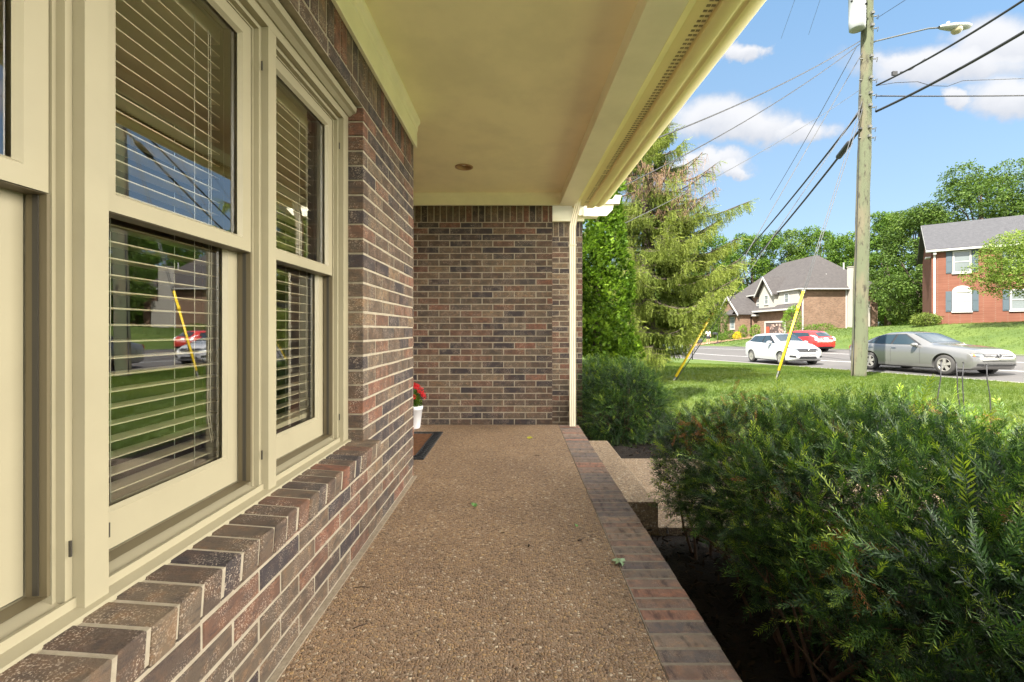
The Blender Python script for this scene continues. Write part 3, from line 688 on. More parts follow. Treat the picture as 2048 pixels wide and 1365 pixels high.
# ================================================================ FOLIAGE
def sprig(pairs, seed, droop=.0):
    r = np.random.default_rng(seed); vs, fs, ts = [], [], []
    def addk(q, t): b0 = len(vs); vs.extend(q); fs.append([b0, b0+1, b0+2, b0+3]); ts.append(t)
    cz = lambda x: .10*x*x*(1 if seed % 2 else -1)
    for s0, s1 in ((0, .5), (.5, 1)):
        addk([(s0, -.006, cz(s0)), (s1, -.004, cz(s1)), (s1, .004, cz(s1)), (s0, .006, cz(s0))], -.15)
    for i in range(pairs):
        x = .06+.92*i/pairs
        for sd in (-1, 1):
            ln = .24*(1-.45*abs(x-.45))*r.uniform(.7, 1.2); an = rad(r.uniform(32, 70)*(1-.35*x)); el = r.uniform(-.2, .7)
            b = (x+r.uniform(-.01, .01), 0, cz(x)); t = (b[0]+ln*math.cos(an), sd*ln*math.sin(an)*math.cos(el), b[2]+ln*math.sin(el)*.6)
            addk([tuple(p) for p in kite(b, t, .034, (0, .3*sd, 1))], r.uniform(-.08, .08)+(.22 if x > .78 else 0))
    q = kite((.98, 0, cz(1)), (1.12, 0, cz(1)+.01), .02); addk([tuple(p) for p in q], .15)
    return np.array(vs), np.array(fs), np.array(ts)
YS = [sprig(k, s) for s, k in enumerate((9, 10, 8, 11, 9, 10))]
YS2 = [sprig(k, s+20) for s, k in enumerate((7, 8, 9))]
def smooth_noise(p, sc, ph=0.):
    x, y, z = p[:, 0]*sc+ph, p[:, 1]*sc+ph*1.7, p[:, 2]*sc
    return (np.sin(x*1.3+np.sin(y*1.1)*1.5)+np.sin(y*1.7+np.sin(z*1.9)*1.3+1)+np.sin(z*1.5+np.sin(x*1.6)+2)+.5*np.sin(2.7*x+3.1*y+2.3*z))/3.5
def foliage(name, blobs, n, size, tmpl, m, parent, up=.35, depth=.25, jit=.6, hi=0., tone0=.42, rough=.05, topmax=None, cull=None, rs=3.1, keepz=None):
    """blobs: (cx,cy,cz, rx,ry,rz) union; sprays grow outwards from a noisy shell"""
    bl = np.array(blobs, float); vol = (bl[:, 3]*bl[:, 4]+bl[:, 3]*bl[:, 5]+bl[:, 4]*bl[:, 5]); pr = vol/vol.sum()
    k = rng.choice(len(bl), n, p=pr); d = rand_dir(n); b_ = bl[k]
    q = 1-depth*rng.random(n)**1.6
    pos = b_[:, :3]+d*b_[:, 3:]*q[:, None]
    nrm = d/b_[:, 3:]; nrm /= np.linalg.norm(nrm, axis=1, keepdims=True)
    nn = smooth_noise(pos, rs); pos = pos+nrm*(nn*rough)[:, None]
    ins = np.zeros(n, bool)                # well inside another blob: drop
    for c in bl:
        ins |= (((pos-c[:3])/c[3:])**2).sum(1) < (1-depth-.04)**2
    keep = ~ins if (~ins).sum() > 8 else ins | True
    if keepz is not None: keep &= pos[:, 2] > keepz
    if cull is not None: keep &= cull(pos)
    pos, nrm, nn, q = pos[keep], nrm[keep], nn[keep], q[keep]; n = len(pos)
    D = nrm+rng.normal(0, jit, (n, 3)); D[:, 2] += up
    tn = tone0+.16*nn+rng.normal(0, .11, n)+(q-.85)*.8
    if hi: tn = np.where(rng.random(n) < hi, rng.uniform(.70, 1., n), tn)
    V, F, T = scatter(tmpl, pos, basis(D, rng.uniform(-1.2, 1.2, n)), size*rng.uniform(.65, 1.3, n), tn)
    return link(mesh_np(name, V, F, T), name, m, parent)
def at0(name, loc, label, cat, group=None):
    e = empty(name, loc, label, cat, group); return e
def wp(o, root): o.matrix_parent_inverse = Matrix.Translation(root.location).inverted(); return o

# --- big spreading yew in the foreground
hedge = at0('yew_hedge', (1.6, 1.8, -.38), 'large sprawling dark green yew with brown dead sprays, in the bed along the porch', 'hedge')
hb = [(1.42, 2.55, .19, .50, .58, .40), (1.75, 2.30, .17, .62, .66, .44), (1.36, 1.85, .16, .44, .55, .40), (1.75, 1.65, .16, .55, .58, .42), (1.32, 1.20, .10, .44, .55, .38), (1.75, 1.05, .12, .60, .58, .40),
      (1.28, .60, .06, .44, .5, .34), (1.72, .5, .05, .55, .55, .38), (2.15, 2.45, .17, .45, .5, .42), (2.2, 1.8, .18, .42, .5, .42), (1.12, 2.80, .15, .28, .26, .34), (1.2, 2.3, .06, .34, .4, .36), (1.16, 1.6, -.02, .3, .45, .32), (1.14, .95, -.04, .30, .4, .28),
      (2.25, 1.15, .12, .4, .5, .42), (1.05, .45, -.02, .34, .35, .30), (1.5, 0, .0, .6, .5, .34)]
def hcull(p): return (p[:, 0] > (.99+.07*np.sin(p[:, 1]*6)+.04*np.sin(p[:, 1]*17))*(1-p[:, 2])-.10*(p[:, 1] > 2.4)) & (p[:, 1] < 3.12) & (p[:, 2] > -.22+.10*np.sin(p[:, 1]*5+p[:, 0]*7)-.1*(p[:, 0] > 1.6))
wp(foliage('inner_foliage', [(x, y, z, a*.86, b_*.9, c_*.86) for x, y, z, a, b_, c_ in hb], 12000, .12, YS2, 'yew', hedge, up=.1, depth=.5, jit=.9, tone0=.08, rough=.05, cull=hcull, rs=5.5), hedge)  # inner sprays toned dark, painting shade into the gaps
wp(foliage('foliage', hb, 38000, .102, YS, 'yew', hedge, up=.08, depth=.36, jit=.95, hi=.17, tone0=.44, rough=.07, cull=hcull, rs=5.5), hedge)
wp(foliage('foliage', hb, 500, .15, YS, 'yew', hedge, up=.35, depth=.03, jit=.5, hi=.6, tone0=.62, rough=.08, cull=hcull, rs=5.5), hedge)
# dead sprays
n = 620; hq = np.array(hb)[rng.integers(0, 12, 26)]; dq = rand_dir(26); dq[:, 2] = abs(dq[:, 2])+.3; dq[:, 0] -= .3; dq /= np.linalg.norm(dq, axis=1, keepdims=True); cs = hq[:, :3]+dq*hq[:, 3:]*1.02
p = cs[rng.integers(0, 26, n)]+rng.normal(0, 1, (n, 3))*[.055, .055, .03]; D = rng.normal(0, 1, (n, 3)); D[:, 2] -= .3
V, F, T = scatter(YS2, p, basis(D, rng.uniform(-3, 3, n)), rng.uniform(.05, .10, n), rng.uniform(.1, .9, n)); wp(link(mesh_np('dead_spray', V, F, T), 'dead_spray', 'deadyew', hedge), hedge)
mb = MB(); R_ = random.Random(21)
for i in range(230):
    b_ = R_.choice(hb); bx, by = b_[0]+R_.uniform(-.12, .2), b_[1]+R_.uniform(-.2, .2); a = R_.uniform(0, 6.28); l = R_.uniform(.55, 1.02)
    e_ = Vector((b_[0]+math.cos(a)*b_[3]*l, b_[1]+math.sin(a)*b_[4]*l, b_[2]+b_[5]*R_.uniform(-.5, .8)*(1-.3*l))); e_.x = max(e_.x, .84); e_.y = min(e_.y, 3.08)
    s_ = Vector((max(bx, 1.05), by, -.42)); m1 = s_.lerp(e_, .35)+Vector((R_.uniform(-.05, .05), R_.uniform(-.05, .05), .02)); m2 = s_.lerp(e_, .7)+Vector((R_.uniform(-.05, .05), R_.uniform(-.05, .05), .05))
    mb.tube([s_, m1, m2, e_], [.011, .008, .005, .0025], 5, False)
    for _ in range(2):
        q = m2.lerp(e_, R_.random()); mb.tube([q, q+Vector((R_.uniform(-.14, .14), R_.uniform(-.14, .14), R_.uniform(-.05, .10)))], [.003, .0015], 4, False)
wp(mb.build('branch', 'twig', hedge, fix=False), hedge)
# --- smaller yew beyond the path
yb = at0('yew_shrub', (1.35, 5.7, -.38), 'rounded dark green yew shrub past the end of the path, under the arborvitae', 'shrub')
bb = [(1.38, 5.75, .12, .44, .55, .50), (1.08, 5.9, .06, .42, .5, .58), (1.58, 5.65, -.02, .34, .4, .40), (1.2, 5.5, -.08, .36, .35, .36), (1.62, 6.0, .1, .3, .3, .38)]
wp(foliage('foliage', bb, 13000, .085, YS2, 'yew', yb, up=.1, depth=.22, jit=.8, hi=.16, tone0=.42, rough=.06, rs=6), yb)
mb = MB()
for i in range(40):
    a = R_.uniform(0, 6.28); e_ = Vector((1.35+math.cos(a)*R_.uniform(.1, .45), 5.7+math.sin(a)*R_.uniform(.1, .45), R_.uniform(-.1, .35))); mb.tube([(1.35+R_.uniform(-.1, .1), 5.7+R_.uniform(-.1, .1), -.42), (e_.x*.6+.54, e_.y*.6+2.28, -.12), e_], [.012, .008, .003], 5, False)
wp(mb.build('branch', 'twig', yb, fix=False), yb)
wp(foliage('inner_foliage', [(x, y, z, a*.85, b_*.85, c_*.85) for x, y, z, a, b_, c_ in bb], 7000, .09, YS2, 'yew', yb, up=.1, depth=.5, jit=.9, tone0=.10, rough=.04, rs=6), yb)  # dark core tone stands in for shade deep in the shrub
# --- arborvitae: upright fans in clumps
def fan(seed):
    r = np.random.default_rng(seed); vs, fs, ts = [], [], []
    for i in range(11):
        a = r.uniform(-.9, .9); l = r.uniform(.5, 1.)*math.cos(a*.7); b = (.1*r.random(), r.uniform(-.08, .08), 0); t = (math.cos(a)*l, math.sin(a)*l, r.uniform(-.15, .15))
        q = kite(b, t, r.uniform(.14, .24)); b0 = len(vs); vs += [tuple(p) for p in q]; fs.append([b0, b0+1, b0+2, b0+3]); ts.append(r.uniform(-.12, .12)+.1*l)
    return np.array(vs), np.array(fs), np.array(ts)
FAN = [fan(i) for i in range(5)]
arb = at0('arborvitae', (1.42, 8.0, -.38), 'tall bright green conical arborvitae beside the corner of the porch', 'tree')
bb = []
for i in range(120):
    t = i/120; z = -.25+t*4.6; rr = .80*(1-t)**.62+.05; a = i*2.39996; r2 = rr*random.uniform(.45, .80)
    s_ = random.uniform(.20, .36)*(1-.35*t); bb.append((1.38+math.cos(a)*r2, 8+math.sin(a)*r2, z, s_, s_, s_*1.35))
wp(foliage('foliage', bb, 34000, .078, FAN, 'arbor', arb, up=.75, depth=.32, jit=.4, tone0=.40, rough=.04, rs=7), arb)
mb = MB(); mb.tube([(1.4, 8, -.45), (1.4, 8, 2), (1.4, 8, 4)], [.09, .06, .02], 8); wp(mb.build('trunk', 'bark', arb), arb)

# --- spruce with drooping branchlets
def tassel(seed):
    r = np.random.default_rng(seed); vs, fs, ts = [], [], []
    for i in range(22):
        t = i/22; b = np.array([t, .03*math.sin(t*5+seed), 0]); a = r.uniform(0, 6.28); sp = .13*(1-.45*t)
        e_ = b+np.array([.085, math.cos(a)*sp, math.sin(a)*sp]); q = kite(b, e_, .055); b0 = len(vs); vs += [tuple(p) for p in q]; fs.append([b0, b0+1, b0+2, b0+3]); ts.append(r.uniform(-.12, .12)+.12*t)
    return np.array(vs), np.array(fs), np.array(ts)
TAS = [tassel(i) for i in range(5)]
SX, SY = 3.72, 13.0
sp = at0('spruce_tree', (SX, SY, -.45), 'tall spruce with drooping yellow green branchlets on the front lawn beyond the arborvitae', 'tree')
mb = MB(); mb.tube([(SX, SY, -.5), (SX, SY, 3), (SX, SY, 6), (SX, SY, 8.8)], [.24, .19, .11, .02], 10); wp(mb.build('trunk', 'bark', sp), sp)
mb = MB(); TP, TD, TS, TT = [], [], [], []; DP, DD = [], []
R_ = random.Random(8)
limbs = [(.55+8.0*(i/140)**.95, i*2.39996+R_.uniform(-.3, .3)) for i in range(140)]
limbs += [(5.0, .05), (3.95, -.25), (2.5, -.15), (2.9, -.5), (4.4, -.6), (1.9, -1.2), (3.4, -1.1), (1.3, -2.), (1.2, -1.0)]
for i, (z, a) in enumerate(limbs):
    L_ = (2.95*max(0, 1-z/8.9)**.62+.08)*R_.uniform(.66, 1.05)*(.72 if z < 1.9 else 1)*(.72 if z > 5.9 else 1)*(.6 if z < 1.05 and math.cos(a) > .2 else 1); bare = (R_.random() < .07 and z > 4) or (4.9 < z < 5.6 and math.sin(a) < .4)
    if i in (141, 142): L_ = 2.65
    dr = R_.uniform(.16, .34)*L_; up = R_.uniform(.05, .28)*L_; pts = []
    for k in range(9):
        t = k/8; rr = L_*t; zz = z+up*math.sin(t*2.2)-dr*math.sin(t*math.pi*.85)*1.1+(.22*L_*max(0, t-.7)); w_ = .12*math.sin(t*3+i)
        pts.append(Vector((SX+math.cos(a)*rr-math.sin(a)*w_, SY+math.sin(a)*rr+math.cos(a)*w_, zz)))
    mb.tube(pts, [.030*(1-.1*k)+.003 for k in range(9)], 5, False)
    for k in range(int(26*L_/2*2.1)+8):
        t = R_.uniform(.12, 1.0); f = t*8; k0 = min(int(f), 7); p = pts[k0].lerp(pts[k0+1], f-k0); sd = R_.choice((-1, 1))
        out = R_.uniform(.05, .62)*(1-.55*t)*min(1, L_/1.5); fw = out*.6
        q = p+Vector((math.cos(a)*fw-math.sin(a)*sd*out, math.sin(a)*fw+math.cos(a)*sd*out, -out*.12+.02)); mb.tube([p, q], [.007, .003], 3, False)
        if bare and R_.random() < .9:
            for _ in range(2):
                DP.append(q+Vector((0, 0, 0))); DD.append(Vector((R_.uniform(-.5, .5), R_.uniform(-.5, .5), -1)))
            continue
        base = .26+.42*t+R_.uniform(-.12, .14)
        for s_ in range(5):
            g = (s_+.5)/5; r_ = p.lerp(q, g); TP.append(r_); TD.append((R_.uniform(-.22, .22)+math.cos(a)*.22, R_.uniform(-.22, .22)+math.sin(a)*.22, -1)); TS.append(R_.uniform(.14, .40)*(1.15-.4*t)); TT.append(base)
        TP.append(q); TD.append((math.cos(a)*.8-math.sin(a)*sd*.5, math.sin(a)*.8+math.cos(a)*sd*.5, R_.uniform(-.5, .1))); TS.append(R_.uniform(.14, .26)); TT.append(base+.15)
    if not bare:
        TP.append(pts[-1]); TD.append((math.cos(a), math.sin(a), .35)); TS.append(.25); TT.append(.7)
wp(mb.build('branch', 'bark', sp, fix=False), sp)
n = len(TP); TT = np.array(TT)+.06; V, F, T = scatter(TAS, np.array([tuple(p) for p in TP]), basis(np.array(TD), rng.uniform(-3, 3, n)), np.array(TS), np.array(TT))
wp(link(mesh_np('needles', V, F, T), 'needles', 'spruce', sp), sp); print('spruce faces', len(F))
mb = MB()
for p, d in zip(DP, DD):
    l = R_.uniform(.15, .4); mb.tube([p, p+d.normalized()*l*.5+Vector((R_.uniform(-.04, .04), R_.uniform(-.04, .04), 0)), p+d.normalized()*l], [.004, .003, .001], 3, False)
tag(wp(mb.build('dead_twigs', 'deadtwig', sp, fix=False), sp), kind='stuff')

# --- broadleaf trees
def leafcl(seed, k=3):
    r = np.random.default_rng(seed); vs, fs, ts = [], [], []
    for i in range(k):
        o = r.uniform(-.6, .6, 3); d = r.normal(size=3); d /= np.linalg.norm(d); d[2] = d[2]*.5-.2; q = kite(o, o+d*r.uniform(.7, 1.1), r.uniform(.45, .65), r.normal(size=3)); b0 = len(vs); vs += [tuple(p) for p in q]; fs.append([b0, b0+1, b0+2, b0+3]); ts.append(r.uniform(-.1, .1))
    return np.array(vs), np.array(fs), np.array(ts)
LC = [leafcl(i) for i in range(6)]
def tree(label, x, y, h, r, mat_, seed, nleaf=7000, leaf=.30, group=None, cb=.22, name='broadleaf_tree', flat=1., clumps=44, tr=None, tone0=.45, cat='tree'):
    R_ = random.Random(seed); z0 = float(gz(x, y)); root = at0(name, (x, y, z0), label, cat, group)
    mb = MB(); tr = tr or h*.018; top = Vector((x+R_.uniform(-.3, .3), y, z0+h*.8))
    mb.tube([(x, y, z0-.2), (x+.02*h*R_.uniform(-1, 1), y, z0+h*.3), (x, y, z0+h*.55), top], [tr*1.25, tr, tr*.7, tr*.2], 8)
    bl = []
    for i in range(clumps):
        t = (i+.5)/clumps; zz = cb+(1-cb)*t*.95; pr = math.sin(math.pi*min(1, max(.12, (zz-cb+.10)/(1.12-cb))))**.55
        a = i*2.39996+R_.uniform(-.4, .4); rr = r*pr*R_.uniform(.35, .86); s_ = r*R_.uniform(.20, .36)
        c = (x+math.cos(a)*rr, y+math.sin(a)*rr*flat, z0+h*zz*.93+R_.uniform(-.3, .3)); bl.append((*c, s_, s_, s_*.62))
        if i % 3 == 0: mb.tube([(x, y, z0+h*(cb*.6+.5*zz*.8)), Vector((x, y, z0+h*zz*.7)).lerp(Vector(c), .6), c], [tr*.35, tr*.2, tr*.06], 5, False)
    mb_ = mb.build('trunk', 'bark', root, fix=False); wp(mb_, root)
    wp(foliage('crown', bl, nleaf, leaf, LC, mat_, root, up=.25, depth=.45, jit=.8, tone0=tone0, rough=.25*r/4, rs=1.2), root)
    return root
TG = 'trees in the wood behind the houses'
# (label, x/y ratio, distance, top pixel row, radius m, mat, seed, ...)
def tree_px(label, px_, Y, ytop, r, m_, seed, **k):
    x = (px_-1035)/910*Y; z0 = float(gz(x, Y)); h = 1+(660-ytop)*Y/910-z0
    return tree(label, x, Y, h, r, m_, seed, **k)
tree_px('very tall dark oak rising behind the gable of the red brick house', 1965, 50, 312, 6.2, 'leafA', 1, nleaf=17000, leaf=.27, clumps=60, cb=.12)
tree_px('tall dark oak left of the red brick house, low limbs reaching the lawn', 1835, 53, 392, 4.8, 'leafA', 2, nleaf=13000, leaf=.27, clumps=50, cb=.08)
tree_px('pale green tree just right of the utility pole, in front of the dark oaks', 1775, 66, 398, 3.8, 'leafB', 3, nleaf=9000, leaf=.30, cb=.1)
tree_px('bright green tree behind the chimney of the brown brick house', 1700, 80, 448, 5.2, 'leafB', 4, nleaf=7000, leaf=.38, cb=.1)
tree_px('round green tree behind the right end of the far grey roof', 1640, 88, 441, 5.6, 'leafB', 5, nleaf=7000, leaf=.4, cb=.1)
tree_px('broad mid green tree behind the peak of the far grey roof', 1575, 90, 440, 6.2, 'leafA', 6, nleaf=8000, leaf=.4, cb=.1, tone0=.55)
tree_px('bushy green tree rising above the left slope of the far grey roof', 1505, 88, 447, 6.0, 'leafB', 7, nleaf=8000, leaf=.4, cb=.05)
tree_px('green tree partly hidden by the tips of the spruce', 1425, 84, 452, 6.0, 'leafB', 8, nleaf=7000, leaf=.4, cb=.05)
tree_px('dark green tree seen through the spruce branches', 1350, 86, 470, 6.0, 'leafA', 9, nleaf=6000, leaf=.42, cb=.05, tone0=.55)
tree_px('dark tree in the gap between the two houses, lower than its neighbours', 1790, 74, 520, 4.6, 'leafA', 10, nleaf=8000, leaf=.3, cb=.03)
tree_px('leafy tree low behind the entrance gable of the brown brick house', 1450, 92, 540, 4.5, 'leafA', 12, nleaf=5000, leaf=.4, cb=.03, tone0=.5)
tree_px('tall tree at the far right edge behind the red brick house', 2075, 47, 365, 5.0, 'leafA', 13, nleaf=9000, leaf=.3, cb=.1)
for i, (px_, Y, yt) in enumerate([(2200, 46, 380), (2330, 44, 400), (1262, 80, 520), (1190, 80, 520)]):
    tree_px(['oak beyond the right edge of the red brick house', 'oak farthest to the right, outside the picture', 'tree behind the spruce trunk', 'tree behind the arborvitae'][i], px_, Y, yt, 5., 'leafA', 30+i, nleaf=4000, leaf=.4, cb=.1)
# far wood mass closing the gaps
pp = rng.uniform(0, 1, 26000); fx = -40+pp*190; fy = 112-fx*.28+rng.uniform(-6, 10, 26000); fz = rng.random(26000)**.8*(13.5+2*np.sin(fx*.35)+1.5*np.sin(fx*.9+2))-3
pos = np.stack([fx, fy, fz], 1); V, F, T = scatter(LC, pos, basis(rand_dir(26000)), rng.uniform(.4, .8, 26000), .38+.22*smooth_noise(pos, .35)+rng.normal(0, .1, 26000))
tag(link(mesh_np('far_wood', V, F, T), 'far_wood', 'leafA'), 'dense green wood closing the view beyond the houses', 'wood', kind='stuff')
# dogwood in front of the red house
tree_px('layered yellow green dogwood standing in front of the red brick house', 2055, 27.5, 462, 2.9, 'leafC', 41, nleaf=9000, leaf=.13, cb=.42, flat=.8, clumps=60, name='dogwood_tree', tr=.10)
def shrub(label, px_, Y, ybot, wpx, hpx, m_, seed, n=900, leaf=.12, name='shrub', group=None, tone0=.5, cat='shrub', z=None):
    x = (px_-1035)/910*Y; s_ = Y/910; z0 = 1-(ybot-660)*s_; r = wpx*s_/2; h = hpx*s_
    root = at0(name, (x, Y, z0), label, cat, group); R_ = random.Random(seed); bl = []
    for i in range(9):
        a = i*2.4; q = R_.uniform(.2, .5)*r; bl.append((x+math.cos(a)*q, Y+math.sin(a)*q, z0+h*(.3+.4*i/9), r*.6, r*.6, h*.34))
    wp(foliage('foliage', bl, n, leaf, LC, m_, root, up=.3, depth=.3, jit=.6, tone0=tone0, rough=min(.05, r*.15)), root)
    mb = MB(); mb.tube([(x, Y, z0-.4), (x, Y, z0+h*.6)], [.05, .02], 5); wp(mb.build('stem', 'bark', root), root); return root
shrub('tall clipped bright green conical evergreen at the corner of the garage', 1582, 55, 674, 37, 64, 'arbor', 50, 2600, .14, name='conical_evergreen', tone0=.55)
shrub('wide green shrub along the side wall of the brown brick house', 1638, 55, 672, 64, 25, 'leafB', 51, 1700, .15)
shrub('low yellow green shrub right of the wide green one on the side wall', 1672, 54.6, 672, 34, 16, 'leafC', 52, 900, .12)
shrub('small yellow green shrub nearest the chimney', 1698, 54.4, 668, 26, 13, 'leafC', 53, 700, .12)
shrub('round dark green shrub at the left of the entrance steps', 1486, 62, 675, 18, 25, 'arbor', 54, 900, .14, name='round_shrub')
shrub('rounded green shrub at the right of the entrance steps', 1510, 61, 675, 20, 27, 'arbor', 55, 900, .14, name='round_shrub')
shrub('golden yellow shrub by the entrance path', 1474, 60, 680, 15, 17, 'leafY', 56, 800, .12, name='golden_shrub')
shrub('green shrub under the bay window left of the golden one', 1459, 61, 679, 24, 18, 'leafB', 57, 900, .14)
shrub('big dark green shrub at the left end of the brown brick house', 1437, 66, 680, 38, 64, 'leafA', 58, 2600, .18, tone0=.5)
shrub('low green shrub beside the mailbox across the street', 1443, 57, 681, 20, 14, 'leafB', 59, 600, .12)
shrub('purple leaved low plant at the edge of the driveway across the street', 1437, 53.5, 695, 26, 10, 'leafP', 60, 900, .10, name='purple_plant', cat='plant')
shrub('grey green juniper at the left corner of the red brick house', 1850, 34.5, 652, 50, 26, 'spruce', 61, 2500, .11, name='juniper', tone0=.42)
shrub('leafy green bush with a pink bloom under the spruce', 1318, 17.5, 727, 40, 33, 'arbor', 62, 1700, .07, tone0=.40)
shrub('pale feathery shrub left of the bush under the spruce', 1290, 19, 718, 44, 20, 'leafC', 63, 1200, .07, tone0=.45)
shrub('thin green shoots growing by the foot of the wire stakes', 1925, 4.2, 838, 22, 16, 'arbor', 64, 60, .03, tone0=.6, name='weed', cat='plant')
# ================================================================ HOUSES ACROSS THE STREET
def wallmat(name, c1, c2, mort, scale=4.2, rot=None):
    m = mat(name, c1, .9, 0, .2); nt, b = P(m)
    t = N(nt, 'ShaderNodeTexCoord'); s_ = N(nt, 'ShaderNodeSeparateXYZ'); nt.links.new(t.outputs['Object'], s_.inputs[0])
    cb = N(nt, 'ShaderNodeCombineXYZ'); nt.links.new(math_(nt, 'ADD', s_.outputs[0], s_.outputs[1]), cb.inputs[0]); nt.links.new(s_.outputs[2], cb.inputs[1])
    br = N(nt, 'ShaderNodeTexBrick'); br.inputs['Scale'].default_value = scale; br.inputs['Mortar Size'].default_value = .022; br.inputs['Brick Width'].default_value = .9; br.inputs['Row Height'].default_value = .3
    br.inputs['Color1'].default_value = (*c1, 1); br.inputs['Color2'].default_value = (*c2, 1); br.inputs['Mortar'].default_value = (*mort, 1); br.inputs['Bias'].default_value = -.1
    nt.links.new(cb.outputs[0], br.inputs['Vector'])
    n = noise(nt, coords(nt), .8, 5, .6); nt.links.new(mixc(nt, maprange(nt, n, .3, .7), br.outputs[0], mixc(nt, 1., br.outputs[0], (.84, .82, .80), 'MULTIPLY')), b.inputs['Base Color']); return m
M['redbrick'] = wallmat('red_brick', (0.1436, 0.05394, 0.0348), (0.1696, 0.0696, 0.04524), (0.161, 0.09135, 0.06525))
M['tanbrick'] = wallmat('tan_brick', (0.2088, 0.1288, 0.087), (0.1218, 0.07656, 0.05394), (0.2001, 0.161, 0.1218))
M['roofg'] = noisy('grey_shingle', (0.05916, 0.05916, 0.06351), (0.03915, 0.03915, 0.0435), 5, .95, .5, 20, .03)
M['roofb'] = noisy('brown_grey_shingle', (0.0609, 0.05481, 0.0522), (0.03915, 0.0348, 0.0348), 3, .95, .5, 20, .03)
M['siding'] = noisy('cream_siding', (0.3132, 0.2915, 0.2566), (0.2784, 0.261, 0.2306), 2, .8)
M['wtrim'] = mat('white_trim', (0.348, 0.341, 0.3219), .6)
M['shutter'] = mat('blue_grey_shutter', (.045, .066, .08), .6)
M['pane'] = mat('house_pane', (0.1305, 0.1479, 0.1479), .12, 0, .8)
M['pane2'] = mat('dark_pane', (.10, .13, .15), .1, 0, .8)
class Fr:      # local frame on a facade: t along, n outwards, z up
    def __init__(s, o, t): s.o = Vector(o); s.t = Vector((*t, 0)).normalized(); s.n = Vector((s.t.y, -s.t.x, 0))
    def M(s): return Matrix(((s.t.x, -s.n.x, 0, s.o.x), (s.t.y, -s.n.y, 0, s.o.y), (0, 0, 1, s.o.z), (0, 0, 0, 1)))   # local (t, depth inwards, z)
def hwin(fr, t0, t1, z0, z1, root, pane='pane', arch=False, shutters=0, grid=(1, 2), fw=.09):
    Mx = fr.M(); mb = MB()
    for (a, b_, c, d) in ((t0, t0+fw, z0, z1), (t1-fw, t1, z0, z1), (t0+fw, t1-fw, z1-fw, z1), (t0+fw, t1-fw, z0, z0+fw)): mb.box((a, -.06, c), (b_, .04, d), M4=Mx)
    mb.box((t0-.05, -.10, z0-.10), (t1+.05, .03, z0), M4=Mx)
    for i in range(1, grid[0]): x = t0+(t1-t0)*i/grid[0]; mb.box((x-.02, -.035, z0+fw), (x+.02, .03, z1-fw), M4=Mx)
    for i in range(1, grid[1]): z = z0+(z1-z0)*i/grid[1]; mb.box((t0+fw, -.04, z-.03), (t1-fw, .03, z+.03), M4=Mx)
    if arch:
        n = 14; r = (t1-t0)/2; c = (t0+t1)/2; pts = [(c+r*math.cos(math.pi*i/n), z1+.002+r*.78*math.sin(math.pi*i/n)) for i in range(n+1)]
        vs = [Mx @ Vector((x, -.05, z)) for x, z in pts]+[Mx @ Vector((x, .03, z)) for x, z in pts]; mb.add(vs, [tuple(range(n+1)), tuple(range(2*n+1, n, -1))]+[(i, i+1, n+2+i, n+1+i) for i in range(n)])
    o = wp(mb.build('window', 'wtrim', root), root)
    mb = MB(); mb.box((t0+fw-.01, -.01, z0+fw-.01), (t1-fw+.01, .02, z1-fw+.01), M4=Mx); mb.build('pane', pane, o)
    if shutters:
        for (a, b_) in ((t0-shutters-.02, t0-.02), (t1+.02, t1+shutters+.02)):
            mb = MB(); mb.box((a, -.05, z0-.02), (b_, -.001, z1+.02), M4=Mx)
            for (c, d) in ((z0+.06, (z0+z1)/2-.04), ((z0+z1)/2+.04, z1-.06)): mb.box((a+.05, -.065, c), (b_-.05, -.051, d), M4=Mx)
            wp(mb.build('shutter', 'shutter', root), root)
    return o
# red brick house at the right
RC = Vector((31.62, 34.75, 0)); t = Vector((.79, -.615, 0)).normalized(); fr = Fr(RC, (t.x, t.y)); Mx = fr.M()
rh = at0('brick_house', (RC.x, RC.y, 1.3), 'two storey red brick house with a grey roof and blue grey shutters at right', 'house')
mb = MB(); mb.box((0, 0, -1), (16, 8, 6.95), M4=Mx)
for z0_, z1_, d0, d1 in [(6.95, 0, 0, 0)]:
    mb.add([Mx @ Vector(p) for p in ((.002, 0, 6.95), (.002, 8, 6.95), (.002, 4, 9.35))], [(0, 1, 2)])
wp(mb.build('wall', 'redbrick', rh), rh)
mb = MB(); mb.prism([(-.40, 6.98), (-.38, 7.10), (4, 9.72), (8.4, 7.08), (8.4, 6.98), (4, 9.58)], lambda x, z: tuple(Mx @ Vector((-.35, x, z))), lambda x, z: tuple(Mx @ Vector((16.3, x, z)))); wp(mb.build('roof', 'roofg', rh), rh)
mb = MB(); mb.box((-.33, -.40, 6.90), (16.3, -.27, 7.04), M4=Mx); mb.box((-.33, -.27, 6.88), (16.3, .05, 6.93), M4=Mx); mb.box((-.33, 0.06, 6.5), (-.05, .9, 6.60), M4=Mx)
mb.prism([(-.38, 6.90), (-.38, 7.08), (4, 9.69), (4, 9.5)], lambda x, z: tuple(Mx @ Vector((-.36, x, z))), lambda x, z: tuple(Mx @ Vector((-.355+.02, x, z))))
wp(mb.build('eave_trim', 'wtrim', rh), rh)
mb = MB(); mb.box((.10, -.10, 1.0), (.22, -.005, 6.88), M4=Mx); mb.box((.07, -.30, 6.7), (.25, -.0, 6.88), M4=Mx); wp(mb.build('downspout', 'wtrim', rh), rh)
for i in range(5):
    t0 = 1.16+i*2.95; hwin(fr, t0, t0+1.0, 5.25, 6.85, rh, shutters=.34)
    hwin(fr, t0-.02 if i == 0 else t0, t0+1.02 if i == 0 else t0+1.15, 2.38, 3.86, rh, arch=(i == 0), shutters=.34, pane='wtrim' if i == 0 else 'pane')
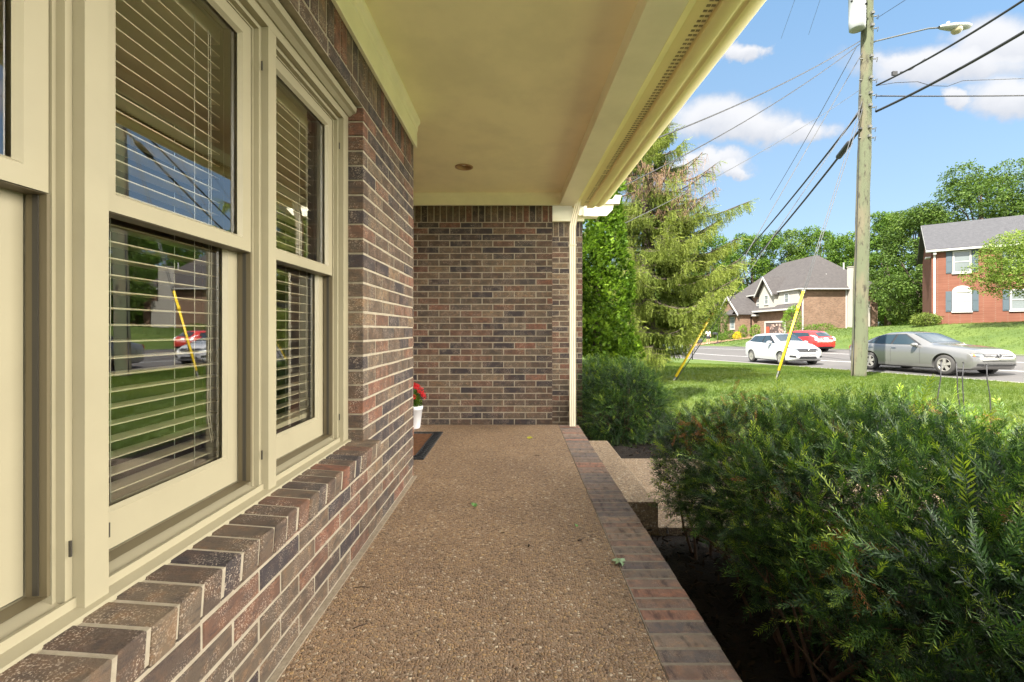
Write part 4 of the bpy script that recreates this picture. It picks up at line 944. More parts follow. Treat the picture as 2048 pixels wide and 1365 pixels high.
# tan brick house at the left
th = at0('brick_house', (38, 62, -.2), 'sprawling tan brick house with a hipped dark roof and cream gable across the street', 'house')
def WB(name, m, lo, hi): mb = MB(); mb.box(lo, hi); return wp(mb.build(name, m, th), th)
WB('wall', 'tanbrick', (36.2, 58, -2), (45.9, 76, 6.22))
mb = MB(); mb.box((35.6, 58.05, -2), (36.195, 68.3, 3.7)); wp(mb.build('garage_wall', 'tanbrick', th), th)
mb = MB(); e_ = .5; z_ = 6.25; rz_ = 11.3
A = [(35.7, 57.6, z_), (46.4, 57.6, z_), (46.4, 76.5, z_), (35.7, 76.5, z_)]; r1, r2 = (41.2, 62.6, rz_), (41.0, 70.5, rz_)
mb.add(A+[r1, r2], [(0, 1, 4), (1, 2, 5, 4), (2, 3, 5), (3, 0, 4, 5), (0, 3, 2, 1)]); 
rf = wp(mb.build('roof', 'roofb', th), th)
mb = MB(); mb.box((43.2, 60.3, 8.6), (43.32, 60.42, 9.9)); mb.box((44.1, 60.1, 8.2), (44.22, 60.22, 8.75)); mb.box((40.4, 59.6, 8.0), (40.5, 59.7, 8.35)); mb.build('vent_pipe', 'wtrim', rf)
# gutters and eave trim
mb = MB(); mb.box((35.55, 57.45, 6.12), (46.5, 57.60, 6.27)); mb.box((35.55, 57.60, 6.12), (35.70, 62.4, 6.27)); mb.box((35.55, 66.8, 6.12), (35.7, 76.5, 6.27)); wp(mb.build('eave_trim', 'wtrim', th), th)
# upper storey siding over the garage
mb = MB(); mb.box((35.85, 58.1, 4.2), (36.197, 62.7, 6.12)); wp(mb.build('siding_wall', 'siding', th), th)
frG = Fr((35.4, 66.7, 0), (0, -1)); Mg = frG.M()
mb = MB(); mb.add([Mg @ Vector(p) for p in ((0, 0, 3.9), (4.0, 0, 3.9), (4.0, 0, 6.2), (2.0, 0, 8.4), (0, 0, 6.2), (0, .8, 3.9), (4.0, .8, 3.9), (4.0, .8, 6.2), (2.0, .8, 8.4), (0, .8, 6.2))], [(0, 1, 2, 3, 4), (9, 8, 7, 6, 5), (0, 5, 6, 1), (1, 6, 7, 2), (4, 9, 5, 0)])
wp(mb.build('gable_wall', 'siding', th), th)
def gable_roof(fr, t0, t1, zE, zP, d0, d1, name, ov=.35, th_=.12):
    Mx = fr.M(); c = (t0+t1)/2; k = (zP-zE)/(c-t0); mb = MB()
    prof = [(t0-ov, zE-ov*k), (c, zP), (t1+ov, zE-ov*k), (t1+ov, zE-ov*k+th_), (c, zP+th_*1.3), (t0-ov, zE-ov*k+th_)]
    mb.prism(prof, lambda x, z: tuple(Mx @ Vector((x, d0, z))), lambda x, z: tuple(Mx @ Vector((x, d1, z)))); o = wp(mb.build(name, 'roofb', th), th)
    mb = MB(); prof = [(t0-ov, zE-ov*k-.16), (c, zP-.18), (t1+ov, zE-ov*k-.16), (t1+ov, zE-ov*k+th_-.03), (c, zP+th_*1.3-.03), (t0-ov, zE-ov*k+th_-.03)]
    mb.prism(prof, lambda x, z: tuple(Mx @ Vector((x, d0-.10, z))), lambda x, z: tuple(Mx @ Vector((x, d0-.005, z)))); mb.build('gable_trim', 'wtrim', o); return o
gable_roof(frG, 0, 4.0, 6.2, 8.4, -.5, 4.2, 'gable_roof')
# pent roof above the garage
mb = MB(); mb.prism([(34.9, 3.62), (34.9, 3.80), (35.85, 4.45), (35.85, 3.62)], 57.8, 68.6); wp(mb.build('pent_roof', 'roofb', th), th)
mb = MB(); mb.box((34.85, 57.78, 3.55), (34.92, 68.6, 3.78)); mb.box((34.92, 57.76, 3.55), (35.5, 57.80, 3.66)); wp(mb.build('pent_trim', 'wtrim', th), th)
# garage opening with things inside
mb = MB(); mb.box((35.50, 60.4, 0.0), (35.597, 60.65, 2.2)); mb.box((35.50, 65.2, 0.0), (35.597, 65.45, 2.2)); mb.box((35.50, 60.65, 1.98), (35.597, 65.2, 2.2)); wp(mb.build('garage_frame', 'wtrim', th), th)
mb = MB(); mb.box((35.56, 60.66, -.1), (35.598, 65.19, 1.97)); gd = wp(mb.build('garage_door', mat('garage_dark', (.06, .045, .04), .8), th), th)
mb = MB(); 
for i in range(26): a = random.uniform(60.8, 64); z = random.uniform(0, 1.6); s_ = random.uniform(.1, .3); mb.box((35.48, a, z), (35.557, a+s_, z+s_*1.2), random.random())
mb.build('stored_clutter', noisy('clutter', (.5, .35, .28), (.12, .10, .10), 3, .8), gd)
mb = MB(); mb.box((35.46, 64.3, 0), (35.55, 64.9, 1.4)); mb.build('red_cabinet', mat('red_cabinet', (.55, .06, .03), .6), gd)
# entry wing
frW = Fr((33.0, 74.0, 0), (0, -1)); Mw = frW.M()
mb = MB(); mb.add([Mw @ Vector(p) for p in ((0, 0, -2), (6.4, 0, -2), (6.4, 0, 3.5), (3.2, 0, 6.1), (0, 0, 3.5), (0, 4, -2), (6.4, 4, -2), (6.4, 4, 3.5), (3.2, 4, 6.1), (0, 4, 3.5))], [(0, 1, 2, 3, 4), (9, 8, 7, 6, 5), (0, 5, 6, 1), (1, 6, 7, 2), (4, 9, 5, 0)])
wp(mb.build('wing_wall', 'tanbrick', th), th); gable_roof(frW, 0, 6.4, 3.5, 6.1, -.4, 5, 'wing_roof')
hwin(frW, 3.4, 4.9, 1.1, 3.0, th, grid=(3, 4), pane='pane2')
mb = MB(); mb.box((2.6, -.75, 3.2), (5.6, -.02, 3.35), M4=Mw); mb.add([Mw @ Vector(p) for p in ((2.6, -.75, 3.35), (5.6, -.75, 3.35), (5.0, -.02, 4.1), (3.2, -.02, 4.1))], [(0, 1, 2, 3)]); wp(mb.build('bay_roof', 'roofb', th), th)
mb = MB(); mb.box((34.6, 67.0, 3.0), (36.19, 70.6, 3.25)); mb.box((34.6, 67.6, -.5), (34.8, 67.8, 3.0)); mb.box((34.6, 70.2, -.5), (34.8, 70.4, 3.0)); wp(mb.build('entry_porch', 'wtrim', th), th)
mb = MB(); mb.box((34.2, 68.2, -1), (35.6, 69.9, .1)); mb.box((33.8, 68.2, -1), (34.2, 69.9, -.1)); wp(mb.build('entry_steps', 'conc', th), th)
frM = Fr((36.2, 76, 0), (0, -1))
hwin(frM, 7.1, 8.7, 3.95, 5.0, th, arch=True, grid=(4, 3), pane='pane2')
frS = Fr((35.85, 62.7, 0), (0, -1)); hwin(frS, 1.6, 2.6, 4.55, 5.85, th, fw=.1)
hwin(frG, 1.5, 2.5, 4.6, 5.9, th, fw=.1)
# chimney and corner pipe
mb = MB(); mb.box((42.0, 57.3, 4.6), (43.5, 57.995, 8.9)); mb.box((42.0, 57.3, -2), (44.4, 57.995, 4.6)); mb.box((41.95, 57.25, 8.9), (43.55, 58.0, 9.0)); wp(mb.build('chimney', 'siding', th), th)
mb = MB(); mb.box((36.25, 57.88, -1), (36.38, 57.995, 6.1)); mb.box((35.95, 57.5, 5.9), (36.4, 57.99, 6.1)); mb.box((41.8, 57.9, -1), (41.9, 57.995, 6.1)); wp(mb.build('downspout', 'wtrim', th), th)

# ================================================================ UTILITY POLE, CABLES
PX, PY = 11.25, 15.0; pz0 = float(gz(PX, PY))
M['pole'] = noisy('weathered_green_pole', (.2,.2,.1),(.2,.2,.1), 5, .95, .8, 30, .01, vec=(1, 1, .12))
nt, b = P(M['pole']); vv = coords(nt, (1, 1, .3)); nt.links.new(mixc(nt, maprange(nt, noise(nt, vv, 9, 5, .7), .52, .68), mixc(nt, maprange(nt, noise(nt, vv, 2.2, 4), .4, .6), (.09, .10, .058), (.12, .107, .068)), (.04, .035, .024)), b.inputs['Base Color'])
pole = at0('utility_pole', (PX, PY, pz0), 'weathered wooden utility pole on the lawn beside the street', 'utility pole')
top = lambda z: Vector((PX+(z+.5)*.024, PY, z))
mb = MB(); zs = np.linspace(-.9, 13.6, 30); mb.tube([tuple(top(z)+Vector((.008*math.sin(z*2), 0, 0))) for z in zs], [.222-.0045*(z+.9)+.006*math.sin(z*3.1) for z in zs], 16); wp(mb.build('post', 'pole', pole), pole)
M['steel'] = mat('galvanised_steel', (.12, .12, .11), .6, .4); M['blackc'] = mat('black_cable', (.018, .018, .02), .6); M['wirec'] = mat('grey_wire', (.06, .062, .065), .6, 0)
for z in (11.3, 10.9, 9.9, 9.2, 8.7, 8.3, 7.6, 7.3):
    mb = MB(); p = top(z); mb.tube([p+Vector((-.26, -.05, 0)), p+Vector((.28, -.05, 0))], .018, 6); mb.box((p.x-.05, p.y-.26, z-.04), (p.x+.05, p.y-.19, z+.04))
    mb.tube([p+Vector((.2, -.05, 0)), p+Vector((.34, -.05, .05)), p+Vector((.30, -.05, -.1))], .012, 5)
    wp(mb.build('bracket', 'steel', pole), pole)
mb = MB(); mb.tube([top(z)+Vector((-.215, -.04, 0)) for z in (-.5, 3, 7, 9.5)], .014, 5); mb.tube([(PX-.28, PY-.1, pz0), (PX-.26, PY-.1, pz0+.5), (PX-.215, PY-.06, pz0+1.2)], .012, 5); wp(mb.build('ground_wire', 'blackc', pole), pole)
tf_ = at0('transformer', tuple(top(11.4)+Vector((-.43, -.12, -.6))), 'pale grey cylindrical transformer hung near the top of the pole', 'transformer')
c = top(11.4)+Vector((-.43, -.12, 0)); mb = MB(); mb.lathe([(0, -.60), (.19, -.60), (.225, -.57), (.235, -.3), (.235, .5), (.245, .51), (.245, .56), (.10, .64), (0, .64)], tuple(c), 24); wp(mb.build('tank', mat('transformer_paint', (.30, .31, .315), .4), tf_), tf_)
mb = MB(); mb.lathe([(.03, 0), (.05, .05), (.03, .1), (.05, .15), (.03, .2), (0, .22)], (c.x-.05, c.y, c.z+.63), 10); mb.lathe([(.02, 0), (.035, .0), (.035, .05), (0, .05)], (c.x-.22, c.y-.1, c.z+.3), 8, 'y'); mb.lathe([(.03, 0), (.03, .03), (0, .03)], (c.x+.12, c.y-.235, c.z+.1), 8, 'y'); wp(mb.build('bushing', 'blackc', tf_), tf_)
sl = at0('street_lamp', tuple(top(10.2)), 'grey cobra head street lamp on a thin arm from the pole', 'street lamp')
a0 = Vector((11.68, 15, 10.44)); mb = MB(); mb.tube([a0, a0+Vector((.10, -.01, .06)), a0+Vector((1.75, -.12, .41)), a0+Vector((2.1, -.16, .41))], .024, 8); wp(mb.build('arm', 'steel', sl), sl)
h0 = a0+Vector((2.05, -.17, .42)); mb = MB()
pr = [(0, .05, .04, .05), (.12, .10, .07, .07), (.45, .17, .10, .10), (.8, .17, .10, .10), (1.0, .10, .07, .06), (1.04, .03, .02, .02)]
mb.grid([[(h0.x+x, h0.y+w_*math.cos(q), h0.z+(up if math.sin(q) > 0 else dn)*math.sin(q)+.02*x) for q in [2*math.pi*k/12 for k in range(13)]] for x, w_, up, dn in pr]); mb.lathe([(0, 0), (.04, 0), (.045, .08), (0, .09)], (h0.x+.3, h0.y, h0.z+.09), 10)
wp(mb.build('housing', mat('lamp_housing', (.30, .31, .29), .5), sl), sl)
mb = MB(); mb.lathe([(.15, 0), (.145, -.08), (.10, -.14), (0, -.16)], (h0.x+.58, h0.y, h0.z-.05), 16); wp(mb.build('lens', mat('lamp_lens', (.36, .31, .2), .3), sl), sl)
def sag(p, q, s_, n=20, w_=0.):
    p = Vector(p); q = Vector(q); return [p.lerp(q, i/n)-Vector((0, 0, 4*s_*(i/n)*(1-i/n)))+Vector((0, 0, w_*math.sin(i*1.9))) for i in range(n+1)]
def cable(label, pts, r, m='blackc', extra=None, grp=None):
    root = tag(empty('overhead_cable', tuple(pts[0])), label, 'cable'); mb = MB(); mb.tube(pts, r, 5); wp(mb.build('cable', m, root), root)
    if extra: wp(extra.build('fitting', 'blackc', root), root)
    return root
def W(px_, py_, Y): return Vector(((px_-1035)/910*Y, Y, 1+(660-py_)*Y/910))
cable('thick black cable from mid pole to the upper right, topmost of the heavy two', sag(top(8.95)+Vector((.2, -.2, 0)), W(2120, -48, 9.3), .12), .030)
mb = MB(); q = W(1800, 145, 14.2); mb.tube([q, q+Vector((.25, -.1, .02)), q+Vector((.6, -.2, .30))], .014, 5); mb.box((q.x-.25, q.y-.03, q.z-.1), (q.x-.1, q.y+.03, q.z+.02))
cable('heavy black cable running right from the pole just below the topmost one', sag(top(8.1)+Vector((.2, -.2, 0)), W(2150, 2, 9.6), .10), .040, extra=mb)
cable('level black service cable leaving the pole to the right', sag(top(8.6)+Vector((.2, -.2, 0)), W(2200, 189, 16), .03), .022)
cable('thin wire looping right from the pole above the level cable', [W(1752, 172, 14.8), W(1790, 166, 15), W(1835, 164, 15), W(1862, 172, 15), W(1895, 173, 15), W(1925, 162, 15), W(2100, 156, 15.5)], .010)
mb = MB()
pa = sag(top(8.2)+Vector((-.2, -.1, 0)), (24.5, 66, 5.6), 1.4)
cable('black cable sagging left from the pole towards the far street, upper of the pair', pa, .036)
pb = sag(top(7.7)+Vector((-.2, -.1, -.1)), (25.5, 66, 4.7), 1.5); mb = MB(); s0, s1 = pb[0].lerp(pb[1], .28), pb[0].lerp(pb[1], .72); mb.tube([s0, s0.lerp(s1, .12), s0.lerp(s1, .88), s1], [.03, .10, .10, .03], 10)
cable('black cable with a fat splice case just left of the pole', pb, .040, extra=mb)
cable('thin twisted service wire from under the transformer to the left, higher of two', sag(top(10.45)+Vector((-.3, -.1, 0)), W(1240, 305, 8.5), .18), .015)
cable('thin twisted service wire from under the transformer to the left, lower of two', sag(top(10.35)+Vector((-.3, -.1, 0)), W(1200, 395, 9.5), .25), .013)
cable('faint thin wire dropping from the transformer steeply to the left', sag(top(10.3)+Vector((-.35, 0, 0)), W(1540, 400, 22), .1), .011, 'wirec')
cable('faint wire crossing low over the spruce from the pole', sag(top(8.9)+Vector((-.2, 0, 0)), W(1180, 480, 10), .2), .008, 'wirec')
for i, (dx_, yl) in enumerate(((0, 78), (.1, 70))):
    cable(['hair thin wire high at the left of the transformer, nearer the porch roof', 'hair thin wire high left of the transformer, closer to the pole'][i], sag(W(1600+50*i, -30, 20), W(1562+55*i, yl, 26), .0), .008, 'wirec')
cable('hair thin wire crossing the sky just above the lamp arm', sag(W(1752, 38, 15), W(1830, -12, 13.5), 0), .008, 'blackc')
M['yellow'] = mat('yellow_plastic_guard', (.75, .50, .02), .45)
def guy(label, anc, att, g0, g1, att2=None):
    root = tag(empty('guy_wire', tuple(anc)), label, 'guy wire', 'guy wires bracing the utility pole'); anc = Vector(anc); att = Vector(att)
    mb = MB(); mb.tube([anc, att], .012, 5)
    if att2 is not None: mb.tube([anc+Vector((.06, .03, 0)), att2], .012, 5)
    wp(mb.build('wire', 'wirec', root), root)
    a, b_ = anc.lerp(att, g0), anc.lerp(att, g1); mb = MB(); mb.tube([a, b_], .033, 10); mb.tube([a.lerp(b_, .75), a.lerp(b_, .75)+Vector((.03, 0, .15))], .045, 8); wp(mb.build('guard', 'yellow', root), root)
    mb = MB(); mb.tube([anc-Vector((.02, 0, .25)), anc, a+(b_-a)*.01], .02, 6); mb.box(tuple(anc-Vector((.05, .05, .06))), tuple(anc+Vector((.05, .05, .05)))); wp(mb.build('anchor_rod', 'steel', root), root)
A1 = W(1550, 765, 13.2); A2 = W(1342, 770, 12.5)
guy('guy wire with yellow guard anchored on the lawn in front of the white car', A1, top(8.9), .035, .285, top(8.75)+Vector((.05, 0, 0)))
guy('guy wire with a yellow guard anchored beside the spruce, partly behind its branches', A2, top(10.2)+Vector((-.1, 0, 0)), .02, .185, top(8.4)+Vector((-.1, 0, 0)))
# mailboxes
def mailbox(label, x, y, sc_=1., scroll=True, flip=1):
    z0 = float(gz(x, y)); root = at0('mailbox', (x, y, z0), label, 'mailbox'); mb = MB(); mb.tube([(x, y, z0-.2), (x, y, z0+1.15)], .035, 8); mb.tube([(x, y, z0+1.0), (x+.45*flip, y, z0+1.0)], .025, 6)
    if scroll:
        mb.tube([(x, y, z0+.45), (x+.15*flip, y, z0+.62), (x+.12*flip, y, z0+.75), (x+.25*flip, y, z0+.72), (x+.30*flip, y, z0+.88), (x+.42*flip, y, z0+1.0)], .018, 5)
    wp(mb.build('post', 'blackc', root), root)
    mb = MB(); n = 10; prof = [(-.10, 0), (.10, 0)]+[(.10*math.cos(math.pi*i/n), .13+.10*math.sin(math.pi*i/n)) for i in range(n+1)]
    mb.prism(prof, lambda a, z: (x+.05*flip, y+a, z0+1.03+z), lambda a, z: (x+.55*flip, y+a, z0+1.03+z)); wp(mb.build('box', mat('mailbox_black', (.03, .03, .035), .4), root), root)
mailbox('black mailbox with scrolled bracket at the near edge of the street by the spruce', 10.45, 27.2)
mailbox('dark mailbox across the street beside the person', 24.0, 54.6, scroll=False, flip=-1)
# thin wire stakes behind the hedge
for i, (x0_, yt, x1_) in enumerate([(1882, 724, 1872), (1911, 726, 1924), (1925.5, 726, 1927), (1973, 730, 1984)]):
    Y = 4.0+.06*i; a = W(x0_, yt, Y); b_ = W(x1_, 850, Y); e_ = b_+(b_-a)*.9; e_.z = min(e_.z, -.45); mb = MB(); n = 8
    mb.tube([a.lerp(e_, k/n)+Vector((.008*math.sin(k*2.1+i), 0, 0)) for k in range(n+1)], .0048, 6); mb.tube([a, a+Vector((.006, 0, .004))], .007, 6)
    o = mb.build('garden_stake', 'blackc'); tag(o, ['thin dark garden stake leaning left, leftmost of four behind the yew', 'thin bent dark garden stake, second from the left behind the yew', 'thin upright dark garden stake, third from the left behind the yew', 'thin dark garden stake on the right of the four behind the yew'][i], 'stake', 'wire stakes behind the yew')

# ================================================================ SMALL THINGS ON THE PORCH
fp = at0('flower_pot', (-1.05, 4.62, 0), 'white tapered pot of red flowers beside the front door', 'flower pot')
mb = MB(); mb.lathe([(0, .004), (.055, .0), (.062, .01), (.083, .19), (.088, .19), (.09, .228), (.083, .230), (.078, .20), (0, .20)], (-1.05, 4.62, .001), 28); wp(mb.build('pot', mat('white_ceramic', (.82, .82, .84), .25), fp), fp)
n = 420; d = rand_dir(n); d[:, 2] = abs(d[:, 2]); p = np.array([-1.05, 4.62, .24])+d*[.075, .075, .15]*(rng.random((n, 1))**.4)
V, F, T = scatter(LC, p, basis(d+[0, 0, .6]), rng.uniform(.018, .032, n), rng.uniform(.1, .7, n)); wp(link(mesh_np('leaves', V, F, T), 'leaves', 'arbor', fp), fp)
pm = leafmat('red_petal', [(0, (.5, .01, .012)), (1, (.85, .06, .08))], .5, .25); cs = rand_dir(11); cs[:, 2] = abs(cs[:, 2])*.8+.35; cs[:6, 0] = abs(cs[:6, 0])
for q in cs:
    n = 12; p = np.array([-1.05, 4.62, .26])+q*[.095, .07, .16]+rng.normal(0, .010, (n, 3)); V, F, T = scatter(LC, p, basis(rand_dir(n)), rng.uniform(.014, .026, n), rng.uniform(.1, .9, n)); wp(link(mesh_np('bloom', V, F, T), 'bloom', pm, fp), fp)
dm = at0('door_mat', (-1.1, 3.96, 0), 'black rubber edged brown door mat in front of the entrance', 'door mat')
mb = MB(); x0, x1, a, b_ = -1.28, -.722, 3.50, 4.42; w_ = .085
for lo, hi in (((x1-.012, a, .001), (x1, b_, .011)), ((x1-w_, a+w_, .001), (x1-w_+.01, b_-w_, .011)), ((x0, a, .001), (x0+.012, b_, .011)), ((x0+.012, a, .001), (x1-.012, a+.012, .011)), ((x0+.012, b_-.012, .001), (x1-.012, b_, .011)), ((x0+.05, a+w_-.01, .001), (x1-w_, a+w_, .0105)), ((x0+.05, b_-w_, .001), (x1-w_, b_-w_+.01, .0105))): mb.box(lo, hi)
mb.box((x0+.001, a+.001, .0005), (x1-.001, b_-.001, .003))
def scroll(cx, cy, hx, hy):
    mb.tube([(cx-hx, cy-hy, .007), (cx, cy-hy*.2, .009), (cx+hx, cy-hy, .007)], .0042, 5, False); mb.tube([(cx-hx, cy+hy, .007), (cx, cy+hy*.2, .009), (cx+hx, cy+hy, .007)], .0042, 5, False); mb.tube([(cx-hx, cy-hy, .007), (cx+hx, cy+hy, .007)], .0036, 5, False); mb.tube([(cx+hx, cy-hy, .007), (cx-hx, cy+hy, .007)], .0036, 5, False)
yy = a+.04
while yy < b_-.02: scroll(x1-w_/2-.001, yy, .033, .024); yy += .052
xx = x1-.12
while xx > x0+.03: scroll(xx, a+.045, .022, .030); scroll(xx, b_-.045, .022, .030); xx -= .05
wp(mb.build('rubber_border', mat('black_rubber', (.022, .024, .027), .55), dm), dm)
mb = MB(); mb.box((x0+.05, a+w_, .0032), (x1-w_, b_-w_, .010)); wp(mb.build('coir_centre', noisy('coir', (.20, .085, .03), (.11, .045, .018), 30, 1., 1., 300, .01), dm), dm)
def leaf3(name, label, x, y, z, s_, col, rz, lobes=3, grp=None, cat='leaf'):
    mb = MB()
    for i in range(lobes):
        a = rz+(i-(lobes-1)/2)*.9; l = s_*(1 if i == lobes//2 else .8)
        q = kite((0, 0, .004), (math.cos(a)*l, math.sin(a)*l, .006), l*.6); q[1][2] += .006*(i % 2+1); q[3][2] += .004*i
        mb.add([tuple(p) for p in q], [(0, 1, 2, 3)])
    o = mb.build(name, col, fix=False); o.location = (x, y, z); tag(o, label, cat, grp); return o
M['gleaf'] = mat('fallen_green_leaf', (.12, .26, .06), .5); M['pleaf'] = mat('pale_leaf', (.30, .42, .24), .6); M['dleaf'] = mat('dry_leaf', (.07, .045, .03), .8); M['yleaf'] = mat('yellow_leaf', (.48, .45, .04), .6)
leaf3('fallen_leaf', 'small crumpled green leaf lying in the middle of the porch floor', -.25, 2.57, .001, .034, 'gleaf', .6, 4)
leaf3('fallen_leaf', 'pale green lobed leaf resting on the edge of the brick kerb', .445, 1.945, .002, .045, 'pleaf', 2.8, 5)
leaf3('fallen_leaf', 'yellow green leaf shreds near the end wall of the porch', .09, 4.18, .001, .055, 'yleaf', .1, 3)
leaf3('fallen_leaf', 'small olive leaf on the pebble floor nearer the kerb', .30, 2.30, .001, .022, 'gleaf', 1.6, 2)
for i, (px_, py_, l, an, lb) in enumerate([(1160, 1084, .022, .4, 'small dark seed cone on the pebble floor near the kerb'), (1058, 1095, .014, 1.2, 'dark crumb on the pebble floor left of the seed cone'), (945, 1008, .05, .1, 'thin twig lying just behind the green leaf'), (725, 1177, .06, .05, 'thin twig lying near the foot of the wall'), (720, 1255, .05, .6, 'thin curved twig lowest on the floor by the wall'), (1005, 1068, .02, 0, 'short dark twig right of the green leaf'), (1075, 912, .045, .1, 'short twig near the far end of the kerb')]):
    Y = 910/(py_-660); x = (px_-1035)/910*Y; r = .0018 if 'twig' in lb else .006; mb = MB()
    p0 = Vector((x-math.cos(an)*l/2, Y-math.sin(an)*l/2, r+.002)); p1 = Vector((x+math.cos(an)*l/2, Y+math.sin(an)*l/2, r+.002))
    mb.tube([p0, p0.lerp(p1, .5)+Vector((0, .003, .001)), p1], [r*.6, r, r*.5], 6); tag(mb.build('twig' if 'twig' in lb else 'seed_cone' if 'cone' in lb else 'crumb', 'dleaf'), lb, 'twig' if 'twig' in lb else 'debris')
# ================================================================ CARS
M['tyre'] = noisy('tyre_rubber', (.03, .029, .028), (.05, .047, .044), 20, .85)
M['rim'] = mat('alloy_rim', (.36, .34, .31), .4, .6)
M['rimdark'] = mat('wheel_shadow_dish', (.03, .028, .026), .7, .3)
M['cglass'] = mat('car_glass', (.02, .032, .04), .05, 0, .5, .0)
M['bplast'] = mat('black_plastic', (.015, .015, .016), .5)
M['chrome'] = mat('chrome', (.26, .26, .27), .25, 1)
M['lens'] = mat('headlight_lens', (.14, .16, .17), .12, .2, .6, .3)
M['amber'] = mat('amber_lens', (.75, .20, .03), .2, 0, .7)
M['taill'] = mat('tail_lens', (.55, .01, .01), .2, 0, .7)
M['clearl'] = mat('clear_tail_lens', (.72, .72, .74), .2, 0, .7)
M['plate'] = mat('number_plate', (.7, .72, .74), .5)
def make_car(label, cat, L, Wd, wb, fo, st, wins, wsh, rear, color, loc, rz, front_items, rear_items, wr=.32, handles=(), mirror=(1.55, .98), group='cars on the street', spokes=5):
    root = empty('parked_car' if group == 'cars on the street' else 'car', loc, label, cat, group, rz)
    st = sorted(st); X = np.array([s_[0] for s_ in st]); cols = np.array([s_[1:] for s_ in st])   # zb,w,zbelt,zt,wt,zc
    xs = np.unique(np.concatenate([np.linspace(0, .5, 12), np.linspace(.5, L-.4, 58), np.linspace(L-.4, L, 10)]))
    D = np.stack([np.interp(xs, X, cols[:, i]) for i in range(6)], 1)
    K = np.zeros_like(D)
    for i, x in enumerate(xs):      # soften
        sg = min(.075, .02+min(x, L-x)*.25); w_ = np.exp(-((xs-x)/sg)**2)*np.gradient(xs); K[i] = (D*w_[:, None]).sum(0)/w_.sum()
    D = K
    def half(i):
        zb, w_, zbelt, zt, wt, zc = D[i]; m_ = zb+(zbelt-zb)*.5
        key = [(0, zb), (w_*.86, zb), (w_*.965, zb+.05), (w_*.992, zb+.16), (w_, m_), (w_*.992, zbelt-.10), (w_*.972, zbelt-.03), (w_*.945, zbelt), (wt+(w_*.945-wt)*.5, zbelt+(zt-zbelt)*.52), (wt, zt), (wt*.86, zt+.55*(zc-zt)), (wt*.45, zt+.9*(zc-zt)), (0, zc)]
        out = []
        for a, b_ in zip(key[:-1], key[1:]): out += [a, ((a[0]+b_[0])/2, (a[1]+b_[1])/2)]
        return out+[key[-1]]
    rows = []
    for i, x in enumerate(xs):
        h = half(i); rows.append([(-(x), y, z) for y, z in h]+[(-(x), -y, z) for y, z in h[-2:0:-1]])
    mb = MB(); nr = len(rows); nc = len(rows[0]); vs = [p for r in rows for p in r]; fs = []
    for i in range(nr-1):
        for j in range(nc): j2 = (j+1) % nc; fs.append((i*nc+j, i*nc+j2, (i+1)*nc+j2, (i+1)*nc+j))
    fs += [tuple(range(nc))[::-1], tuple(range((nr-1)*nc, nr*nc))]
    mb.add(vs, fs, 0, True)
    pnt = mat(label.split()[0]+'_car_paint', color[0], color[1], color[2], .5, 1.0)
    body = mb.build('body', pnt, root)
    # wheel arches
    wx = (fo, fo+wb); bm = bmesh.new()
    for x in wx:
        for sd in (-1, 1):
            r_ = bmesh.ops.create_cone(bm, cap_ends=True, segments=28, radius1=wr+.055, radius2=wr+.055, depth=.5, matrix=Matrix.Translation((-x, sd*(Wd/2-.02), wr+.005)) @ Matrix.Rotation(rad(90), 4, 'X'))
    cm = bpy.data.meshes.new('cut'); bm.to_mesh(cm); bm.free(); co = bpy.data.objects.new('cut', cm); C.objects.link(co); co.parent = root
    md = body.modifiers.new('b', 'BOOLEAN'); md.object = co; md.operation = 'DIFFERENCE'; md.solver = 'EXACT'
    bpy.context.view_layer.update(); dg = bpy.context.evaluated_depsgraph_get(); nm = bpy.data.meshes.new_from_object(body.evaluated_get(dg)); body.modifiers.clear(); body.data = nm
    bpy.data.objects.remove(co); nm.set_sharp_from_angle(angle=rad(38))
    bvh = BVHTree.FromPolygons([Vector(v_) for v_ in vs], fs)
    def proj(o, d):
        h = bvh.ray_cast(Vector(o), Vector(d)); return h
    def decal(quads, axis, name, m_, off=.006, parent=root, n=(6, 4)):
        """quads of 4 2-D corners projected on the body along an axis"""
        mb = MB()
        for qd in quads:
            g_ = []
            for i in range(n[0]+1):
                r_ = []
                for j in range(n[1]+1):
                    s_, t_ = i/n[0], j/n[1]; a = Vector(qd[0]).lerp(Vector(qd[1]), s_); b_ = Vector(qd[3]).lerp(Vector(qd[2]), s_); p = a.lerp(b_, t_)
                    if axis in ('L', 'R'): o = (-p.x, (3 if axis == 'L' else -3), p.y); d = (0, (-1 if axis == 'L' else 1), 0)
                    elif axis == 'F': o = (2, p.x, p.y); d = (-1, 0, 0)
                    elif axis == 'B': o = (-L-2, p.x, p.y); d = (1, 0, 0)
                    else: o = (-p.x, p.y, 4); d = (0, 0, -1)
                    h = proj(o, d)
                    if h[0] is None: r_.append(Vector(o)+Vector(d)*(2.2 if axis in 'FB' else 2.1)); continue
                    nn = h[1] if h[1].dot(Vector(d)) < 0 else -h[1]; r_.append(h[0]+nn*off)
                g_.append(r_)
            mb.grid(g_)
        return mb.build(name, m_, parent, fix=False)
    for side in 'LR':
        decal(wins['seal'], side, 'window_seal', 'bplast', .004, n=(10, 6))
        for q in wins['glass']: decal([q], side, 'side_window', 'cglass', .009)
        for q in handles: decal([q], side, 'door_handle', 'chrome' if 'sedan' in label or 'grey' in label else pnt, .022, n=(4, 2))
        for q in wins['seams']: decal([q], side, 'door_seam', 'bplast', .002, n=(1, 10))
        if 'sill' in wins: decal(wins['sill'], side, 'sill_trim', 'bplast', .004)
    decal([wsh], 'T', 'windscreen', 'cglass', .008, n=(10, 12)); decal([rear], 'T', 'rear_window', 'cglass', .008, n=(10, 12))
